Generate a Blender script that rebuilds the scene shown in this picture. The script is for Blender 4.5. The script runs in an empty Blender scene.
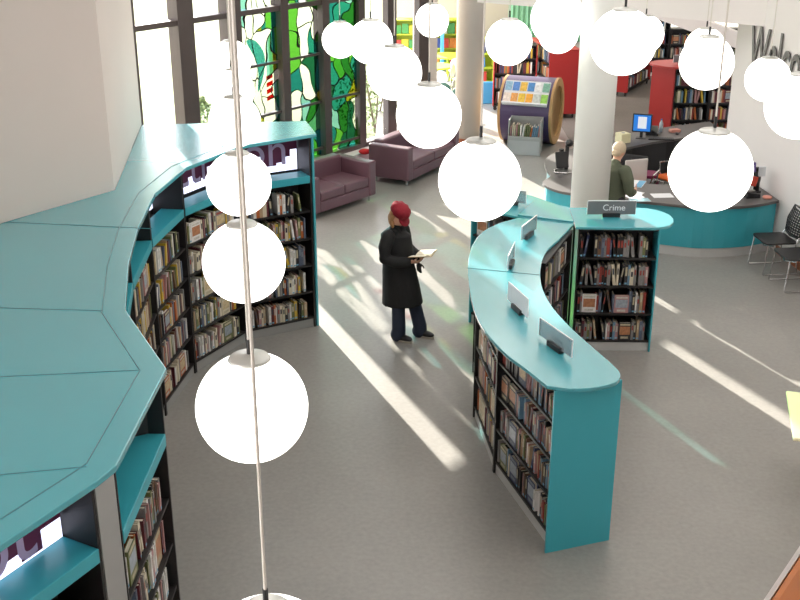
import bpy, bmesh, math, random
from mathutils import Vector, Matrix
random.seed(7)
PI = math.pi
scene = bpy.context.scene
COL = scene.collection

# ------------------------------------------------------------------ camera, world, sun, exposure
cam_data = bpy.data.cameras.new('camera'); cam = bpy.data.objects.new('camera', cam_data); COL.objects.link(cam)
cam.location = (0, 0, 5.3); cam.rotation_euler = (math.radians(68), 0, 0)
cam_data.sensor_width = 36; cam_data.lens = 49.5; cam_data.clip_end = 300; cam_data.clip_start = 0.05
scene.camera = cam

world = bpy.data.worlds.new('overcast_bright_sky'); scene.world = world; world.use_nodes = True
wn = world.node_tree.nodes; wl = world.node_tree.links
bg = wn['Background']; bg.inputs['Color'].default_value = (0.97, 0.96, 1.0, 1); bg.inputs['Strength'].default_value = 6.3

def lamp(name, kind, loc, energy, color=(1, 1, 1), size=None, size_y=None, target=None, angle=None):
    d = bpy.data.lights.new(name, kind); o = bpy.data.objects.new(name, d); COL.objects.link(o)
    o.location = loc; d.energy = energy; d.color = color
    if size: d.shape = 'RECTANGLE'; d.size = size; d.size_y = size_y or size
    if angle is not None: d.angle = math.radians(angle)
    if target is not None:
        o.rotation_euler = (Vector(target) - Vector(loc)).to_track_quat('-Z', 'Y').to_euler()
    return o
SUN_EL = math.radians(19.5)
SX, SY = 0.39, -0.92
lamp('sun', 'SUN', (-10, 40, 20), 23.0, (1.0, 0.93, 0.84), angle=0.6,
     target=(-10 + SX*math.cos(SUN_EL)*10, 40 + SY*math.cos(SUN_EL)*10, 20 - math.sin(SUN_EL)*10))
# area fills added for ambient light, under the high ceiling and the gallery
lamp('rooflight', 'AREA', (3.0, 8.3, 7.3), 165, (1.0, 0.975, 0.96), 4.5, 7, target=(3.0, 8.3, 0))
lamp('rooflight_rear', 'AREA', (0.6, 14.5, 7.3), 150, (1.0, 0.98, 0.975), 5, 4, target=(0.6, 14.5, 0))
lamp('gallery_lighting', 'AREA', (4.6, 24.0, 3.2), 210, (1.0, 0.95, 0.88), 8, 7, target=(4.6, 24.0, 0))

vs = scene.view_settings
vs.view_transform = 'Standard'; vs.look = 'None'; vs.gamma = 1; vs.exposure = 0.1; vs.use_curve_mapping = False
scene.cycles.max_bounces = 8; scene.cycles.transparent_max_bounces = 12
scene.cycles.sample_clamp_indirect = 4.0
scene.cycles.caustics_reflective = False; scene.cycles.caustics_refractive = False
scene.cycles.use_denoising = True

# ------------------------------------------------------------------ materials
MATS = {}
def lin(c):
    return tuple(((v/255)/12.92 if v/255 <= 0.04045 else ((v/255+0.055)/1.055)**2.4) for v in c)
def mat(name, rgb, rough=0.5, metal=0.0, spec=0.5, var=0.06, scale=6.0, bump=0.0, emit=0.0, coat=0.0, alpha=None):
    if name in MATS: return MATS[name]
    m = bpy.data.materials.new(name); m.use_nodes = True
    n = m.node_tree.nodes; l = m.node_tree.links; p = n['Principled BSDF']
    c = lin(rgb)
    p.inputs['Roughness'].default_value = rough; p.inputs['Metallic'].default_value = metal
    p.inputs['Specular IOR Level'].default_value = spec
    p.inputs['Coat Weight'].default_value = coat
    if var > 0:
        tc = n.new('ShaderNodeTexCoord'); no = n.new('ShaderNodeTexNoise'); no.inputs['Scale'].default_value = scale
        no.inputs['Detail'].default_value = 4
        mr = n.new('ShaderNodeMapRange'); mr.inputs['To Min'].default_value = 1-var; mr.inputs['To Max'].default_value = 1+var
        mx = n.new('ShaderNodeMix'); mx.data_type = 'RGBA'; mx.blend_type = 'MULTIPLY'; mx.inputs[0].default_value = 1
        mx.inputs[6].default_value = (*c, 1)
        l.new(tc.outputs['Object'], no.inputs['Vector']); l.new(no.outputs['Fac'], mr.inputs['Value'])
        l.new(mr.outputs['Result'], mx.inputs[7]); l.new(mx.outputs[2], p.inputs['Base Color'])
        if bump > 0:
            b = n.new('ShaderNodeBump'); b.inputs['Strength'].default_value = bump; b.inputs['Distance'].default_value = 0.01
            l.new(no.outputs['Fac'], b.inputs['Height']); l.new(b.outputs['Normal'], p.inputs['Normal'])
    else:
        p.inputs['Base Color'].default_value = (*c, 1)
    if emit > 0:
        p.inputs['Emission Color'].default_value = (*c, 1); p.inputs['Emission Strength'].default_value = emit
    MATS[name] = m
    return m

TEAL = mat('teal_laminate', (58, 164, 178), 0.32, spec=0.6, var=0.03, scale=3)
TEAL_TOP = mat('teal_worktop', (62, 160, 172), 0.24, spec=0.9, var=0.03, scale=2, coat=1.0)
TEAL_TOP.node_tree.nodes['Principled BSDF'].inputs['Coat Roughness'].default_value = 0.22
BLACK = mat('black_shelving', (34, 31, 31), 0.45, var=0.1, scale=20)
STEEL = mat('brushed_steel', (205, 205, 203), 0.4, metal=0.25, var=0.04, scale=30)
CHROME = mat('chrome', (205, 205, 205), 0.18, metal=1.0, var=0)
WHITE = mat('white_plaster', (227, 222, 219), 0.75, var=0.02, scale=2, bump=0.02)
WALLM = mat('warm_white_wall', (208, 196, 188), 0.8, var=0.025, scale=1.5, bump=0.02)
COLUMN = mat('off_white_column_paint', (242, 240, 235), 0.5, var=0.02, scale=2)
BROWN = mat('dark_bronze_frame', (74, 64, 62), 0.45, metal=0.2, var=0.08, scale=8)
GREYP = mat('grey_laminate', (158, 158, 155), 0.5, var=0.03)
DARKTOP = mat('charcoal_laminate', (92, 89, 88), 0.42, var=0.06, scale=25)
RED = mat('red_laminate', (168, 46, 44), 0.4, var=0.04)
PURPLE = mat('purple_laminate', (72, 56, 94), 0.42, var=0.05)
OAK = mat('pale_oak', (190, 150, 98), 0.5, var=0.15, scale=14)
ORANGEWOOD = mat('orange_stained_wood', (190, 104, 22), 0.45, var=0.15, scale=10)
SKIRT = mat('reddish_wood', (150, 86, 54), 0.45, var=0.15, scale=10)
LEATHER = mat('mauve_leather', (102, 72, 82), 0.4, spec=0.5, var=0.06, scale=40, bump=0.08)
BLK_PLASTIC = mat('black_plastic', (30, 30, 32), 0.4, var=0.05)
PAPER = mat('white_paper', (235, 235, 238), 0.7, var=0.02)
PAGES = mat('book_pages', (222, 212, 192), 0.8, var=0.08, scale=40)
STICKER = mat('spine_sticker', (120, 176, 204), 0.6, var=0.03)
LIME = mat('lime_laminate', (190, 205, 60), 0.5, var=0.04)

def globe_mat():
    m = bpy.data.materials.new('lit_opal_glass'); m.use_nodes = True
    p = m.node_tree.nodes['Principled BSDF']
    p.inputs['Base Color'].default_value = (0.95, 0.94, 0.9, 1); p.inputs['Roughness'].default_value = 0.15
    p.inputs['Emission Color'].default_value = (1.0, 0.985, 0.94, 1); p.inputs['Emission Strength'].default_value = 2.6
    return m
GLOBE = globe_mat()

def floor_mat(name, rgb, rough, var):
    m = bpy.data.materials.new(name); m.use_nodes = True
    n = m.node_tree.nodes; l = m.node_tree.links; p = n['Principled BSDF']
    tc = n.new('ShaderNodeTexCoord')
    n1 = n.new('ShaderNodeTexNoise'); n1.inputs['Scale'].default_value = 0.9; n1.inputs['Detail'].default_value = 9; n1.inputs['Roughness'].default_value = 0.68
    n2 = n.new('ShaderNodeTexNoise'); n2.inputs['Scale'].default_value = 22; n2.inputs['Detail'].default_value = 5
    l.new(tc.outputs['Object'], n1.inputs['Vector']); l.new(tc.outputs['Object'], n2.inputs['Vector'])
    ad = n.new('ShaderNodeMath'); ad.operation = 'ADD'; l.new(n1.outputs['Fac'], ad.inputs[0]); l.new(n2.outputs['Fac'], ad.inputs[1])
    mr = n.new('ShaderNodeMapRange'); mr.inputs['From Min'].default_value = 0.6; mr.inputs['From Max'].default_value = 1.4
    l.new(ad.outputs[0], mr.inputs['Value'])
    r = n.new('ShaderNodeMix'); r.data_type = 'RGBA'; c = lin(rgb)
    r.inputs[6].default_value = (c[0]*(1-var), c[1]*(1-var), c[2]*(1-var), 1)
    r.inputs[7].default_value = (min(1, c[0]*(1+var)), c[1]*(1+var), c[2]*(1+var*0.9), 1)
    l.new(mr.outputs['Result'], r.inputs[0]); l.new(r.outputs[2], p.inputs['Base Color'])
    p.inputs['Roughness'].default_value = rough; p.inputs['Specular IOR Level'].default_value = 0.5
    b = n.new('ShaderNodeBump'); b.inputs['Strength'].default_value = 0.05; b.inputs['Distance'].default_value = 0.01
    l.new(n2.outputs['Fac'], b.inputs['Height']); l.new(b.outputs['Normal'], p.inputs['Normal'])
    return m
FLOOR = floor_mat('mottled_grey_vinyl', (147, 144, 139), 0.34, 0.15)
CARPET = floor_mat('taupe_carpet', (112, 104, 98), 0.9, 0.2)
GRASS = floor_mat('sunlit_lawn', (108, 120, 80), 0.9, 0.35)

def glass_mat():
    m = bpy.data.materials.new('clear_window_glass'); m.use_nodes = True
    n = m.node_tree.nodes; l = m.node_tree.links
    t = n.new('ShaderNodeBsdfTransparent'); t.inputs['Color'].default_value = (0.97, 0.98, 0.98, 1)
    g = n.new('ShaderNodeBsdfGlossy'); g.inputs['Roughness'].default_value = 0.03
    mx = n.new('ShaderNodeMixShader'); mx.inputs[0].default_value = 0.04
    l.new(t.outputs[0], mx.inputs[1]); l.new(g.outputs[0], mx.inputs[2]); l.new(mx.outputs[0], n['Material Output'].inputs[0])
    return m
GLASS = glass_mat()

def stained_mat():
    m = bpy.data.materials.new('leaded_stained_glass'); m.use_nodes = True
    n = m.node_tree.nodes; l = m.node_tree.links
    tc = n.new('ShaderNodeTexCoord'); sep = n.new('ShaderNodeSeparateXYZ'); l.new(tc.outputs['Object'], sep.inputs[0])
    cmb = n.new('ShaderNodeCombineXYZ'); l.new(sep.outputs['X'], cmb.inputs['X']); l.new(sep.outputs['Z'], cmb.inputs['Y'])
    no = n.new('ShaderNodeTexNoise'); no.inputs['Scale'].default_value = 1.9; no.inputs['Detail'].default_value = 0.5
    l.new(cmb.outputs[0], no.inputs['Vector'])
    sb = n.new('ShaderNodeVectorMath'); sb.operation = 'SUBTRACT'; sb.inputs[1].default_value = (0.5, 0.5, 0.5); l.new(no.outputs['Color'], sb.inputs[0])
    sc_ = n.new('ShaderNodeVectorMath'); sc_.operation = 'MULTIPLY'; sc_.inputs[1].default_value = (0.7, 0.7, 0); l.new(sb.outputs[0], sc_.inputs[0])
    ad = n.new('ShaderNodeVectorMath'); ad.operation = 'ADD'; l.new(cmb.outputs[0], ad.inputs[0]); l.new(sc_.outputs[0], ad.inputs[1])
    mp = n.new('ShaderNodeVectorMath'); mp.operation = 'MULTIPLY'; mp.inputs[1].default_value = (4.0, 2.3, 0); l.new(ad.outputs[0], mp.inputs[0])
    v = n.new('ShaderNodeTexVoronoi'); v.inputs['Scale'].default_value = 1; v.voronoi_dimensions = '2D'; l.new(mp.outputs[0], v.inputs['Vector'])
    ve = n.new('ShaderNodeTexVoronoi'); ve.inputs['Scale'].default_value = 1; ve.voronoi_dimensions = '2D'; ve.feature = 'DISTANCE_TO_EDGE'; l.new(mp.outputs[0], ve.inputs['Vector'])
    sr = n.new('ShaderNodeSeparateColor'); l.new(v.outputs['Color'], sr.inputs[0])
    # the panel thins out to clear glass towards its left side (local x of the window wall)
    bi = n.new('ShaderNodeMapRange'); bi.inputs['From Min'].default_value = -2.6; bi.inputs['From Max'].default_value = -1.7
    bi.inputs['To Min'].default_value = 0.78; bi.inputs['To Max'].default_value = 0.0; l.new(sep.outputs['X'], bi.inputs['Value'])
    sm = n.new('ShaderNodeMath'); sm.operation = 'ADD'; sm.use_clamp = False; l.new(sr.outputs[0], sm.inputs[0]); l.new(bi.outputs[0], sm.inputs[1])
    mn = n.new('ShaderNodeMath'); mn.operation = 'MINIMUM'; mn.inputs[1].default_value = 0.975; l.new(sm.outputs[0], mn.inputs[0]); sm = mn
    cr = n.new('ShaderNodeValToRGB'); cr.color_ramp.interpolation = 'CONSTANT'
    cols = [(0, (0.012, 0.10, 0.015)), (0.12, (0.03, 0.19, 0.02)), (0.25, (0.008, 0.07, 0.035)), (0.34, (0.012, 0.15, 0.12)), (0.44, (0.07, 0.26, 0.03)),
            (0.55, (0.01, 0.12, 0.12)), (0.63, (0.20, 0.20, 0.01)), (0.70, (0.05, 0.20, 0.10)), (0.77, (0.14, 0.33, 0.33)), (0.83, (0.6, 0.62, 0.6)), (0.99, (0.5, 0.02, 0.015))]
    e = cr.color_ramp.elements
    e[0].position = 0; e[0].color = (*cols[0][1], 1); e[1].position = cols[1][0]; e[1].color = (*cols[1][1], 1)
    for pos, c in cols[2:]:
        k = e.new(pos); k.color = (*c, 1)
    l.new(sm.outputs[0], cr.inputs[0])
    sq = n.new('ShaderNodeGamma'); sq.inputs['Gamma'].default_value = 0.5; l.new(cr.outputs[0], sq.inputs[0])  # two faces of the pane
    t = n.new('ShaderNodeBsdfTransparent'); l.new(sq.outputs[0], t.inputs['Color'])
    d = n.new('ShaderNodeBsdfDiffuse'); d.inputs['Color'].default_value = (0.02, 0.02, 0.02, 1)
    lt = n.new('ShaderNodeMath'); lt.operation = 'LESS_THAN'; lt.inputs[1].default_value = 0.022; l.new(ve.outputs['Distance'], lt.inputs[0])
    mx = n.new('ShaderNodeMixShader'); l.new(lt.outputs[0], mx.inputs[0]); l.new(t.outputs[0], mx.inputs[1]); l.new(d.outputs[0], mx.inputs[2])
    l.new(mx.outputs[0], n['Material Output'].inputs[0])
    return m
STAINED = stained_mat()

def acrylic_mat():
    m = bpy.data.materials.new('smoked_acrylic'); m.use_nodes = True
    n = m.node_tree.nodes; l = m.node_tree.links
    t = n.new('ShaderNodeBsdfTransparent'); t.inputs['Color'].default_value = (0.72, 0.76, 0.78, 1)
    g = n.new('ShaderNodeBsdfPrincipled'); g.inputs['Base Color'].default_value = (0.34, 0.37, 0.4, 1); g.inputs['Roughness'].default_value = 0.12
    mx = n.new('ShaderNodeMixShader'); mx.inputs[0].default_value = 0.42
    l.new(t.outputs[0], mx.inputs[1]); l.new(g.outputs[0], mx.inputs[2]); l.new(mx.outputs[0], n['Material Output'].inputs[0])
    return m
ACRYLIC = acrylic_mat()

# ------------------------------------------------------------------ geometry helpers
class B:
    def __init__(s): s.bm = bmesh.new()
    def box(s, x0, x1, y0, y1, z0, z1, M=None, mi=0):
        vs_ = [s.bm.verts.new((x, y, z)) for z in (z0, z1) for x, y in ((x0, y0), (x1, y0), (x1, y1), (x0, y1))]
        fs = [(3, 2, 1, 0), (4, 5, 6, 7), (0, 1, 5, 4), (1, 2, 6, 5), (2, 3, 7, 6), (3, 0, 4, 7)]
        for f in fs:
            fc = s.bm.faces.new([vs_[i] for i in f]); fc.material_index = mi
        if M is not None:
            for v in vs_: v.co = M @ v.co
        return s
    def prism(s, poly, z0, z1, M=None, mi=0):
        a = sum(poly[i][0]*poly[(i+1) % len(poly)][1]-poly[(i+1) % len(poly)][0]*poly[i][1] for i in range(len(poly)))
        if a < 0: poly = poly[::-1]
        lo = [s.bm.verts.new((x, y, z0)) for x, y in poly]; hi = [s.bm.verts.new((x, y, z1)) for x, y in poly]
        k = len(poly)
        s.bm.faces.new(lo[::-1]).material_index = mi; s.bm.faces.new(hi).material_index = mi
        for i in range(k): s.bm.faces.new((lo[i], lo[(i+1) % k], hi[(i+1) % k], hi[i])).material_index = mi
        if M is not None:
            for v in lo+hi: v.co = M @ v.co
        return s
    def strip(s, path, off, z0, z1):
        """a vertical band of thickness off along an open 2D path"""
        inner = offset(path, off)
        k = len(path)
        for i in range(k-1):
            q = [path[i], path[i+1], inner[i+1], inner[i]]
            s.prism(q, z0, z1)
        return s
    def tube(s, pts, rad, seg=10, caps=True, M=None):
        pts = [Vector(p) for p in pts]
        if not isinstance(rad, (list, tuple)): rad = [rad]*len(pts)
        rings = []; up0 = None
        for i, p in enumerate(pts):
            t = (pts[min(i+1, len(pts)-1)]-pts[max(i-1, 0)]).normalized()
            if up0 is None:
                up0 = Vector((0, 0, 1)) if abs(t.z) < 0.9 else Vector((1, 0, 0))
            a = t.cross(up0).normalized(); b_ = a.cross(t).normalized(); up0 = b_
            r = rad[i]; rx, ry = (r if isinstance(r, tuple) else (r, r))
            rings.append([s.bm.verts.new(p+a*rx*math.cos(2*PI*k/seg)+b_*ry*math.sin(2*PI*k/seg)) for k in range(seg)])
        for i in range(len(rings)-1):
            for k in range(seg):
                s.bm.faces.new((rings[i][k], rings[i][(k+1) % seg], rings[i+1][(k+1) % seg], rings[i+1][k]))
        if caps:
            s.bm.faces.new(rings[0][::-1]); s.bm.faces.new(rings[-1])
        if M is not None:
            for r in rings:
                for v in r: v.co = M @ v.co
        return s
    def lathe(s, prof, seg=24, M=None):
        rings = []
        for r, z in prof:
            if r < 1e-6: rings.append([s.bm.verts.new((0, 0, z))])
            else: rings.append([s.bm.verts.new((r*math.cos(2*PI*k/seg), r*math.sin(2*PI*k/seg), z)) for k in range(seg)])
        for i in range(len(rings)-1):
            a, b_ = rings[i], rings[i+1]
            for k in range(seg):
                k2 = (k+1) % seg
                if len(a) == 1 and len(b_) == 1: continue
                if len(a) == 1: s.bm.faces.new((a[0], b_[k], b_[k2]))
                elif len(b_) == 1: s.bm.faces.new((a[k], b_[0], a[k2]))
                else: s.bm.faces.new((a[k], b_[k], b_[k2], a[k2]))
        for q in (rings[0], rings[-1]):
            if len(q) > 1: s.bm.faces.new(q)
        if M is not None:
            for r in rings:
                for v in r: v.co = M @ v.co
        return s
    def ball(s, c, r, M=None, seg=20):
        r = r if isinstance(r, (tuple, list)) else (r, r, r)
        T = Matrix.Translation(c) @ (M if M is not None else Matrix()) @ Matrix.Diagonal((*r, 1))
        bmesh.ops.create_uvsphere(s.bm, u_segments=seg, v_segments=max(8, seg*2//3), radius=1, matrix=T)
        return s
    def build(s, name, m, parent=None, loc=None, rz=0, smooth=False, bevel=0, remesh=0, subsurf=0):
        bmesh.ops.recalc_face_normals(s.bm, faces=s.bm.faces)
        me = bpy.data.meshes.new(name); s.bm.to_mesh(me); s.bm.free()
        for q in (m if isinstance(m, (list, tuple)) else [m]): me.materials.append(q)
        o = bpy.data.objects.new(name, me); COL.objects.link(o)
        if parent is not None: o.parent = parent
        if loc is not None: o.location = loc
        o.rotation_euler = (0, 0, rz)
        if smooth:
            for f in me.polygons: f.use_smooth = True
        if remesh:
            r = o.modifiers.new('fuse', 'REMESH'); r.mode = 'VOXEL'; r.voxel_size = remesh; r.use_smooth_shade = True
            q = o.modifiers.new('soften', 'SMOOTH'); q.iterations = 4; q.factor = 0.5
        if bevel:
            bv = o.modifiers.new('bevel', 'BEVEL'); bv.width = bevel; bv.segments = 2; bv.limit_method = 'ANGLE'
        if subsurf:
            ss = o.modifiers.new('sub', 'SUBSURF'); ss.levels = subsurf; ss.render_levels = subsurf
        return o

def offset(path, d):
    out = []
    for i, p in enumerate(path):
        a = Vector(path[max(i-1, 0)]); b_ = Vector(path[min(i+1, len(path)-1)])
        t = (b_-a).normalized(); nrm = Vector((-t.y, t.x))
        out.append((p[0]+nrm.x*d, p[1]+nrm.y*d))
    return out
def smooth_path(pts, n=6, closed=False):
    P = [Vector(p) for p in pts]; out = []; k = len(P)
    rng = range(k) if closed else range(k-1)
    for i in rng:
        if closed: p0, p1, p2, p3 = P[(i-1) % k], P[i], P[(i+1) % k], P[(i+2) % k]
        else: p0, p1, p2, p3 = P[max(i-1, 0)], P[i], P[i+1], P[min(i+2, k-1)]
        for j in range(n):
            t = j/n
            q = 0.5*((2*p1)+(p2-p0)*t+(2*p0-5*p1+4*p2-p3)*t*t+(3*p1-p0-3*p2+p3)*t**3)
            out.append(tuple(q))
    if not closed: out.append(tuple(P[-1]))
    return out
def tag(o, label, cat, group=None):
    o['label'] = label; o['category'] = cat
    if group: o['group'] = group
    return o
def thing(name, label, cat, loc=(0, 0, 0), rz=0, group=None):
    o = bpy.data.objects.new(name, None); COL.objects.link(o); o.location = loc; o.rotation_euler = (0, 0, rz); o.empty_display_size = 0.1
    return tag(o, label, cat, group)
def adopt(o, p):
    bpy.context.view_layer.update(); o.parent = p; o.matrix_parent_inverse = p.matrix_world.inverted(); return o
def struct(o): o['kind'] = 'structure'; return o
def text_mesh(name, body, size, ext, m, parent, M, align='CENTER', shear=0, offset_=0, space=1.0):
    c = bpy.data.curves.new(name, 'FONT'); c.body = body; c.size = size; c.extrude = ext; c.align_x = align; c.offset = offset_; c.space_character = space
    o = bpy.data.objects.new(name, c); COL.objects.link(o); bpy.context.view_layer.update()
    me = bpy.data.meshes.new_from_object(o.evaluated_get(bpy.context.evaluated_depsgraph_get()))
    bpy.data.objects.remove(o); me.transform(M); me.materials.clear(); me.materials.append(m)
    r = bpy.data.objects.new(name, me); COL.objects.link(r)
    if parent is not None: r.parent = parent
    return r
RX90 = Matrix.Rotation(PI/2, 4, 'X')
def copy_tree(o, parent=None):
    c = o.copy(); COL.objects.link(c); c.parent = parent
    for ch in [q for q in bpy.data.objects if q.parent == o]: copy_tree(ch, c)
    return c
ORD = ['first', 'second', 'third', 'fourth', 'fifth', 'sixth', 'seventh', 'eighth', 'ninth', 'tenth', 'eleventh', 'twelfth', 'thirteenth', 'fourteenth',
       'fifteenth', 'sixteenth', 'seventeenth', 'eighteenth', 'nineteenth', 'twentieth', 'twenty-first', 'twenty-second', 'twenty-third', 'twenty-fourth',
       'twenty-fifth', 'twenty-sixth', 'twenty-seventh', 'twenty-eighth', 'twenty-ninth', 'thirtieth', 'thirty-first', 'thirty-second', 'thirty-third',
       'thirty-fourth', 'thirty-fifth', 'thirty-sixth', 'thirty-seventh', 'thirty-eighth', 'thirty-ninth', 'fortieth'] + ['far right']*30

# ------------------------------------------------------------------ setting
struct(B().prism([(-9, -3), (12, -3), (12, 19.3), (-0.5, 19.3), (-0.5, 20.1), (-5.6, 13.7), (-9, 14.5)], -.2, 0).box(-0.5, 3.4, 19.3, 33, -0.2, 0).box(3.4, 12, 19.3, 20.4, -0.2, 0).build('floor', FLOOR))
struct(B().box(3.4, 12, 20.4, 33, -0.2, 0.0).build('floor_rear', CARPET))
struct(B().prism([(-9.2, -3.2), (12, -3.2), (12, 33), (0.6, 33), (0.6, 21.2), (-5.5, 13.6), (-9.2, 14.6)], 7.5, 7.7).build('ceiling', WHITE))
# wall on the right with the lettering: runs almost straight back from the camera
WR = [(5.45-0.131*(-3-15), -3), (5.15, 17.1)]
struct(B().prism([WR[0], WR[1], (5.55, 17.15), (9.5, 17.3), (9.5, -3)], 0, 7.5).build('wall_right', WHITE))
struct(B().prism([(7.76, -3), (5.43, 14.95), (5.40, 14.95), (7.73, -3)], 0, 0.11).build('baseboard_right', SKIRT))
struct(B().box(-12, 12, -3.2, -3, 0, 7.5).build('wall_behind', WHITE))
# wall block above the left shelving
struct(B().prism([(-2.70, 10.03), (-3.03, 12.73), (-3.22, 13.25), (-9, 14.5), (-9, 2.3), (-8.1, 2.3)], 2.375, 7.5).build('wall_left', WALLM))
struct(B().prism([(-3.3, 12.9), (-3.3, 13.25), (-9, 14.5), (-9, 12.9)], 0, 2.375).build('wall_left_low', WALLM))
# window wall in its own frame: local x runs along the glazing
WX, WY = -0.76, 19.4
WA = math.atan2(0.787, 0.617)
def wall_obj(b, name, m): return struct(b.build(name, m, None, (WX, WY, 0), WA))
wall_obj(B().box(-7.6, 2.3, 0.0, 0.3, 0, 0.42), 'wall_sill', WHITE)
wall_obj(B().box(-7.6, 2.3, 0.0, 0.3, 5.0, 7.5), 'wall_window_head', WHITE)
wall_obj(B().box(2.07, 2.36, -0.02, 0.35, 0, 7.5), 'wall_window_jamb', WALLM)
wall_obj(B().box(-7.6, -6.4, 0.0, 0.3, 0.42, 5.0), 'wall_window_left', WHITE)
wall_obj(B().box(-2.0, 2.07, -0.30, 0.0, 0, 0.42), 'trim_window_ledge', WHITE)
MUL = [(-6.3, .12), (-5.0, .15), (-3.93, .15), (-2.96, .13), (-1.88, .085), (-0.9, .085), (0.08, .085), (0.92, .125), (1.87, .15)]
TRANS = [3.07, 2.23, 1.42, 0.62]
for i in range(len(MUL)-1):
    (a, wa), (c, wc) = MUL[i], MUL[i+1]
    st = 3 <= i <= 5
    dp = (-.12, .10) if i < 6 else (-.07, .05)
    w = struct(B().box(a-wa, a+wa, dp[0], dp[1], 0.42, 5.0).build('window_%d' % (i+1), BROWN, None, (WX, WY, 0), WA))
    if i == len(MUL)-2:
        B().box(c-wc, c+wc, -0.07, 0.05, 0.42, 5.0).build('mullion', BROWN, w)
    fr = B()
    fr.box(a+wa, c-wc, -0.08, 0.05, 0.42, 0.50).box(a+wa, c-wc, -0.10, 0.07, 3.03, 3.11).box(a+wa, c-wc, -0.08, 0.05, 4.92, 5.0)
    if st:
        for z in TRANS[1:]: fr.box(a+wa, c-wc, -0.05, 0.03, z-0.02, z+0.02)
    fr.build('window_frame', BROWN, w)
    if st:
        g = B().box(a+wa, c-wc, 0.0, 0.012, 0.50, 4.92).build('stained_glass', STAINED, w)
        g['label'] = 'leaded stained glass in greens, teal, yellow and red'
    else:
        B().box(a+wa, c-wc, 0.0, 0.008, 0.50, 4.92).build('glass_pane', GLASS, w)
def tinted(name, c):
    m = bpy.data.materials.new(name); m.use_nodes = True
    t = m.node_tree.nodes.new('ShaderNodeBsdfTransparent'); t.inputs['Color'].default_value = (*c, 1)
    m.node_tree.links.new(t.outputs[0], m.node_tree.nodes['Material Output'].inputs[0]); return m
_w4 = bpy.data.objects['window_4']
pc = B()
for z in (1.62, 1.73, 1.84, 1.95): pc.prism([(-2.2, z), (-2.06, z+.03), (-2.06, z+.10), (-2.2, z+.07)], .03, .036, RX90 @ Matrix.Scale(-1, 4, (0, 0, 1)))
pc.build('red_glass_stripes', tinted('red_glass', (.7, .08, .06)), _w4)
pc = B().prism(smooth_path([(-2.60, 2.62), (-2.40, 2.60), (-2.22, 2.36), (-2.26, 2.05), (-2.40, 1.80), (-2.37, 2.1), (-2.44, 2.35)], 4, True), .03, .036, RX90 @ Matrix.Scale(-1, 4, (0, 0, 1)))
pc.build('teal_glass_leaf', tinted('teal_glass', (.22, .55, .55)), _w4)
# round columns
def column(x, y, r, label):
    c = struct(B().lathe([(r, 0), (r, 7.5)], 48).build('wall_column', COLUMN, None, (x, y, 0), 0, True))
    B().lathe([(r+.012, 0), (r+.012, 0.1)], 48).build('baseboard', SKIRT, c)
    return c
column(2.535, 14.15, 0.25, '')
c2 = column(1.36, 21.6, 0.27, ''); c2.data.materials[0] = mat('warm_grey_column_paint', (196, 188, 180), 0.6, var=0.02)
# gallery edge and rear room
struct(B().prism([(1.3, 19.15), (3.95, 17.35), (5.32, 16.4), (12, 16.4), (12, 19.5), (12, 33), (0.6, 33), (0.6, 21.4), (0.9, 20.8)], 3.35, 3.5).build('ceiling_gallery', WHITE))
struct(B().prism([(1.3, 19.05), (3.93, 17.3), (5.29, 16.2), (5.29, 16.4), (3.98, 17.42), (1.36, 19.2)], 3.01, 4.6).build('trim_gallery_edge', WHITE))
struct(B().box(-.6, 12, 32, 32.2, 0, 7.5).build('wall_back', mat('cream_wall', (214, 204, 190), 0.8, var=0.02)))
struct(B().box(11.8, 12, 17, 33, 0, 7.5).build('wall_back_right', WHITE))
struct(B().prism([(3.1, 28.6), (3.1, 28.75), (5.0, 28.75), (5.0, 28.6)], 0, 3.35).build('wall_partition', WHITE))
# sloping soffit of the stair
sb = B().prism([(0, 0), (3.4, -1.2), (3.4, -0.86), (0, 0.34)], -0.9, 0, RX90).build('trim_stair_soffit', WHITE, None, (5.45, 24.2, 2.07)); struct(sb)
# outside
struct(B().box(-60, 8, 21.5, 90, -0.6, -0.5).box(-60, -6, 12, 21.5, -0.6, -0.5).build('ground_outside', GRASS))

LEAF = mat('pale_green_leaves', (112, 130, 84), .8, var=.3, scale=3)
def shrub(x, y, w, h, label):
    t = thing('shrub', label, 'shrub', (x, y, -.5), 0, 'shrubs outside the glazing')
    f = B()
    for i in range(1300):
        a = random.uniform(0, 2*PI); r = math.sqrt(random.random()); z = random.uniform(.08, 1)
        q = Vector((w*r*math.cos(a)*math.sin(PI*min(.97, z*.85+.15)), w*r*math.sin(a)*math.sin(PI*min(.97, z*.85+.15)), z*h))
        M_ = Matrix.Translation(q) @ Matrix.Rotation(random.uniform(0, 6), 4, 'Z') @ Matrix.Rotation(random.uniform(-1.3, 1.3), 4, 'X')
        v_ = [f.bm.verts.new(M_ @ Vector(p)) for p in ((0, -.05, 0), (.03, 0, .004), (0, .05, 0), (-.03, 0, .004))]
        f.bm.faces.new(v_)
    f.build('foliage', LEAF, t)
    s_ = B()
    for k in range(5): s_.tube([(0, 0, 0), (.3*w*math.cos(k*1.26), .3*w*math.sin(k*1.26), h*.75)], [.025, .01], 6)
    s_.build('stems', mat('bark', (110, 96, 84), .9), t)
shrub(-3.85, 21.2, .7, 1.45, 'pale shrub outside beside the dark mullion left of the stained glass')
shrub(-.55, 24.4, 1.0, 1.9, 'pale leafy shrub outside between the stained glass and the globes')

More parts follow.
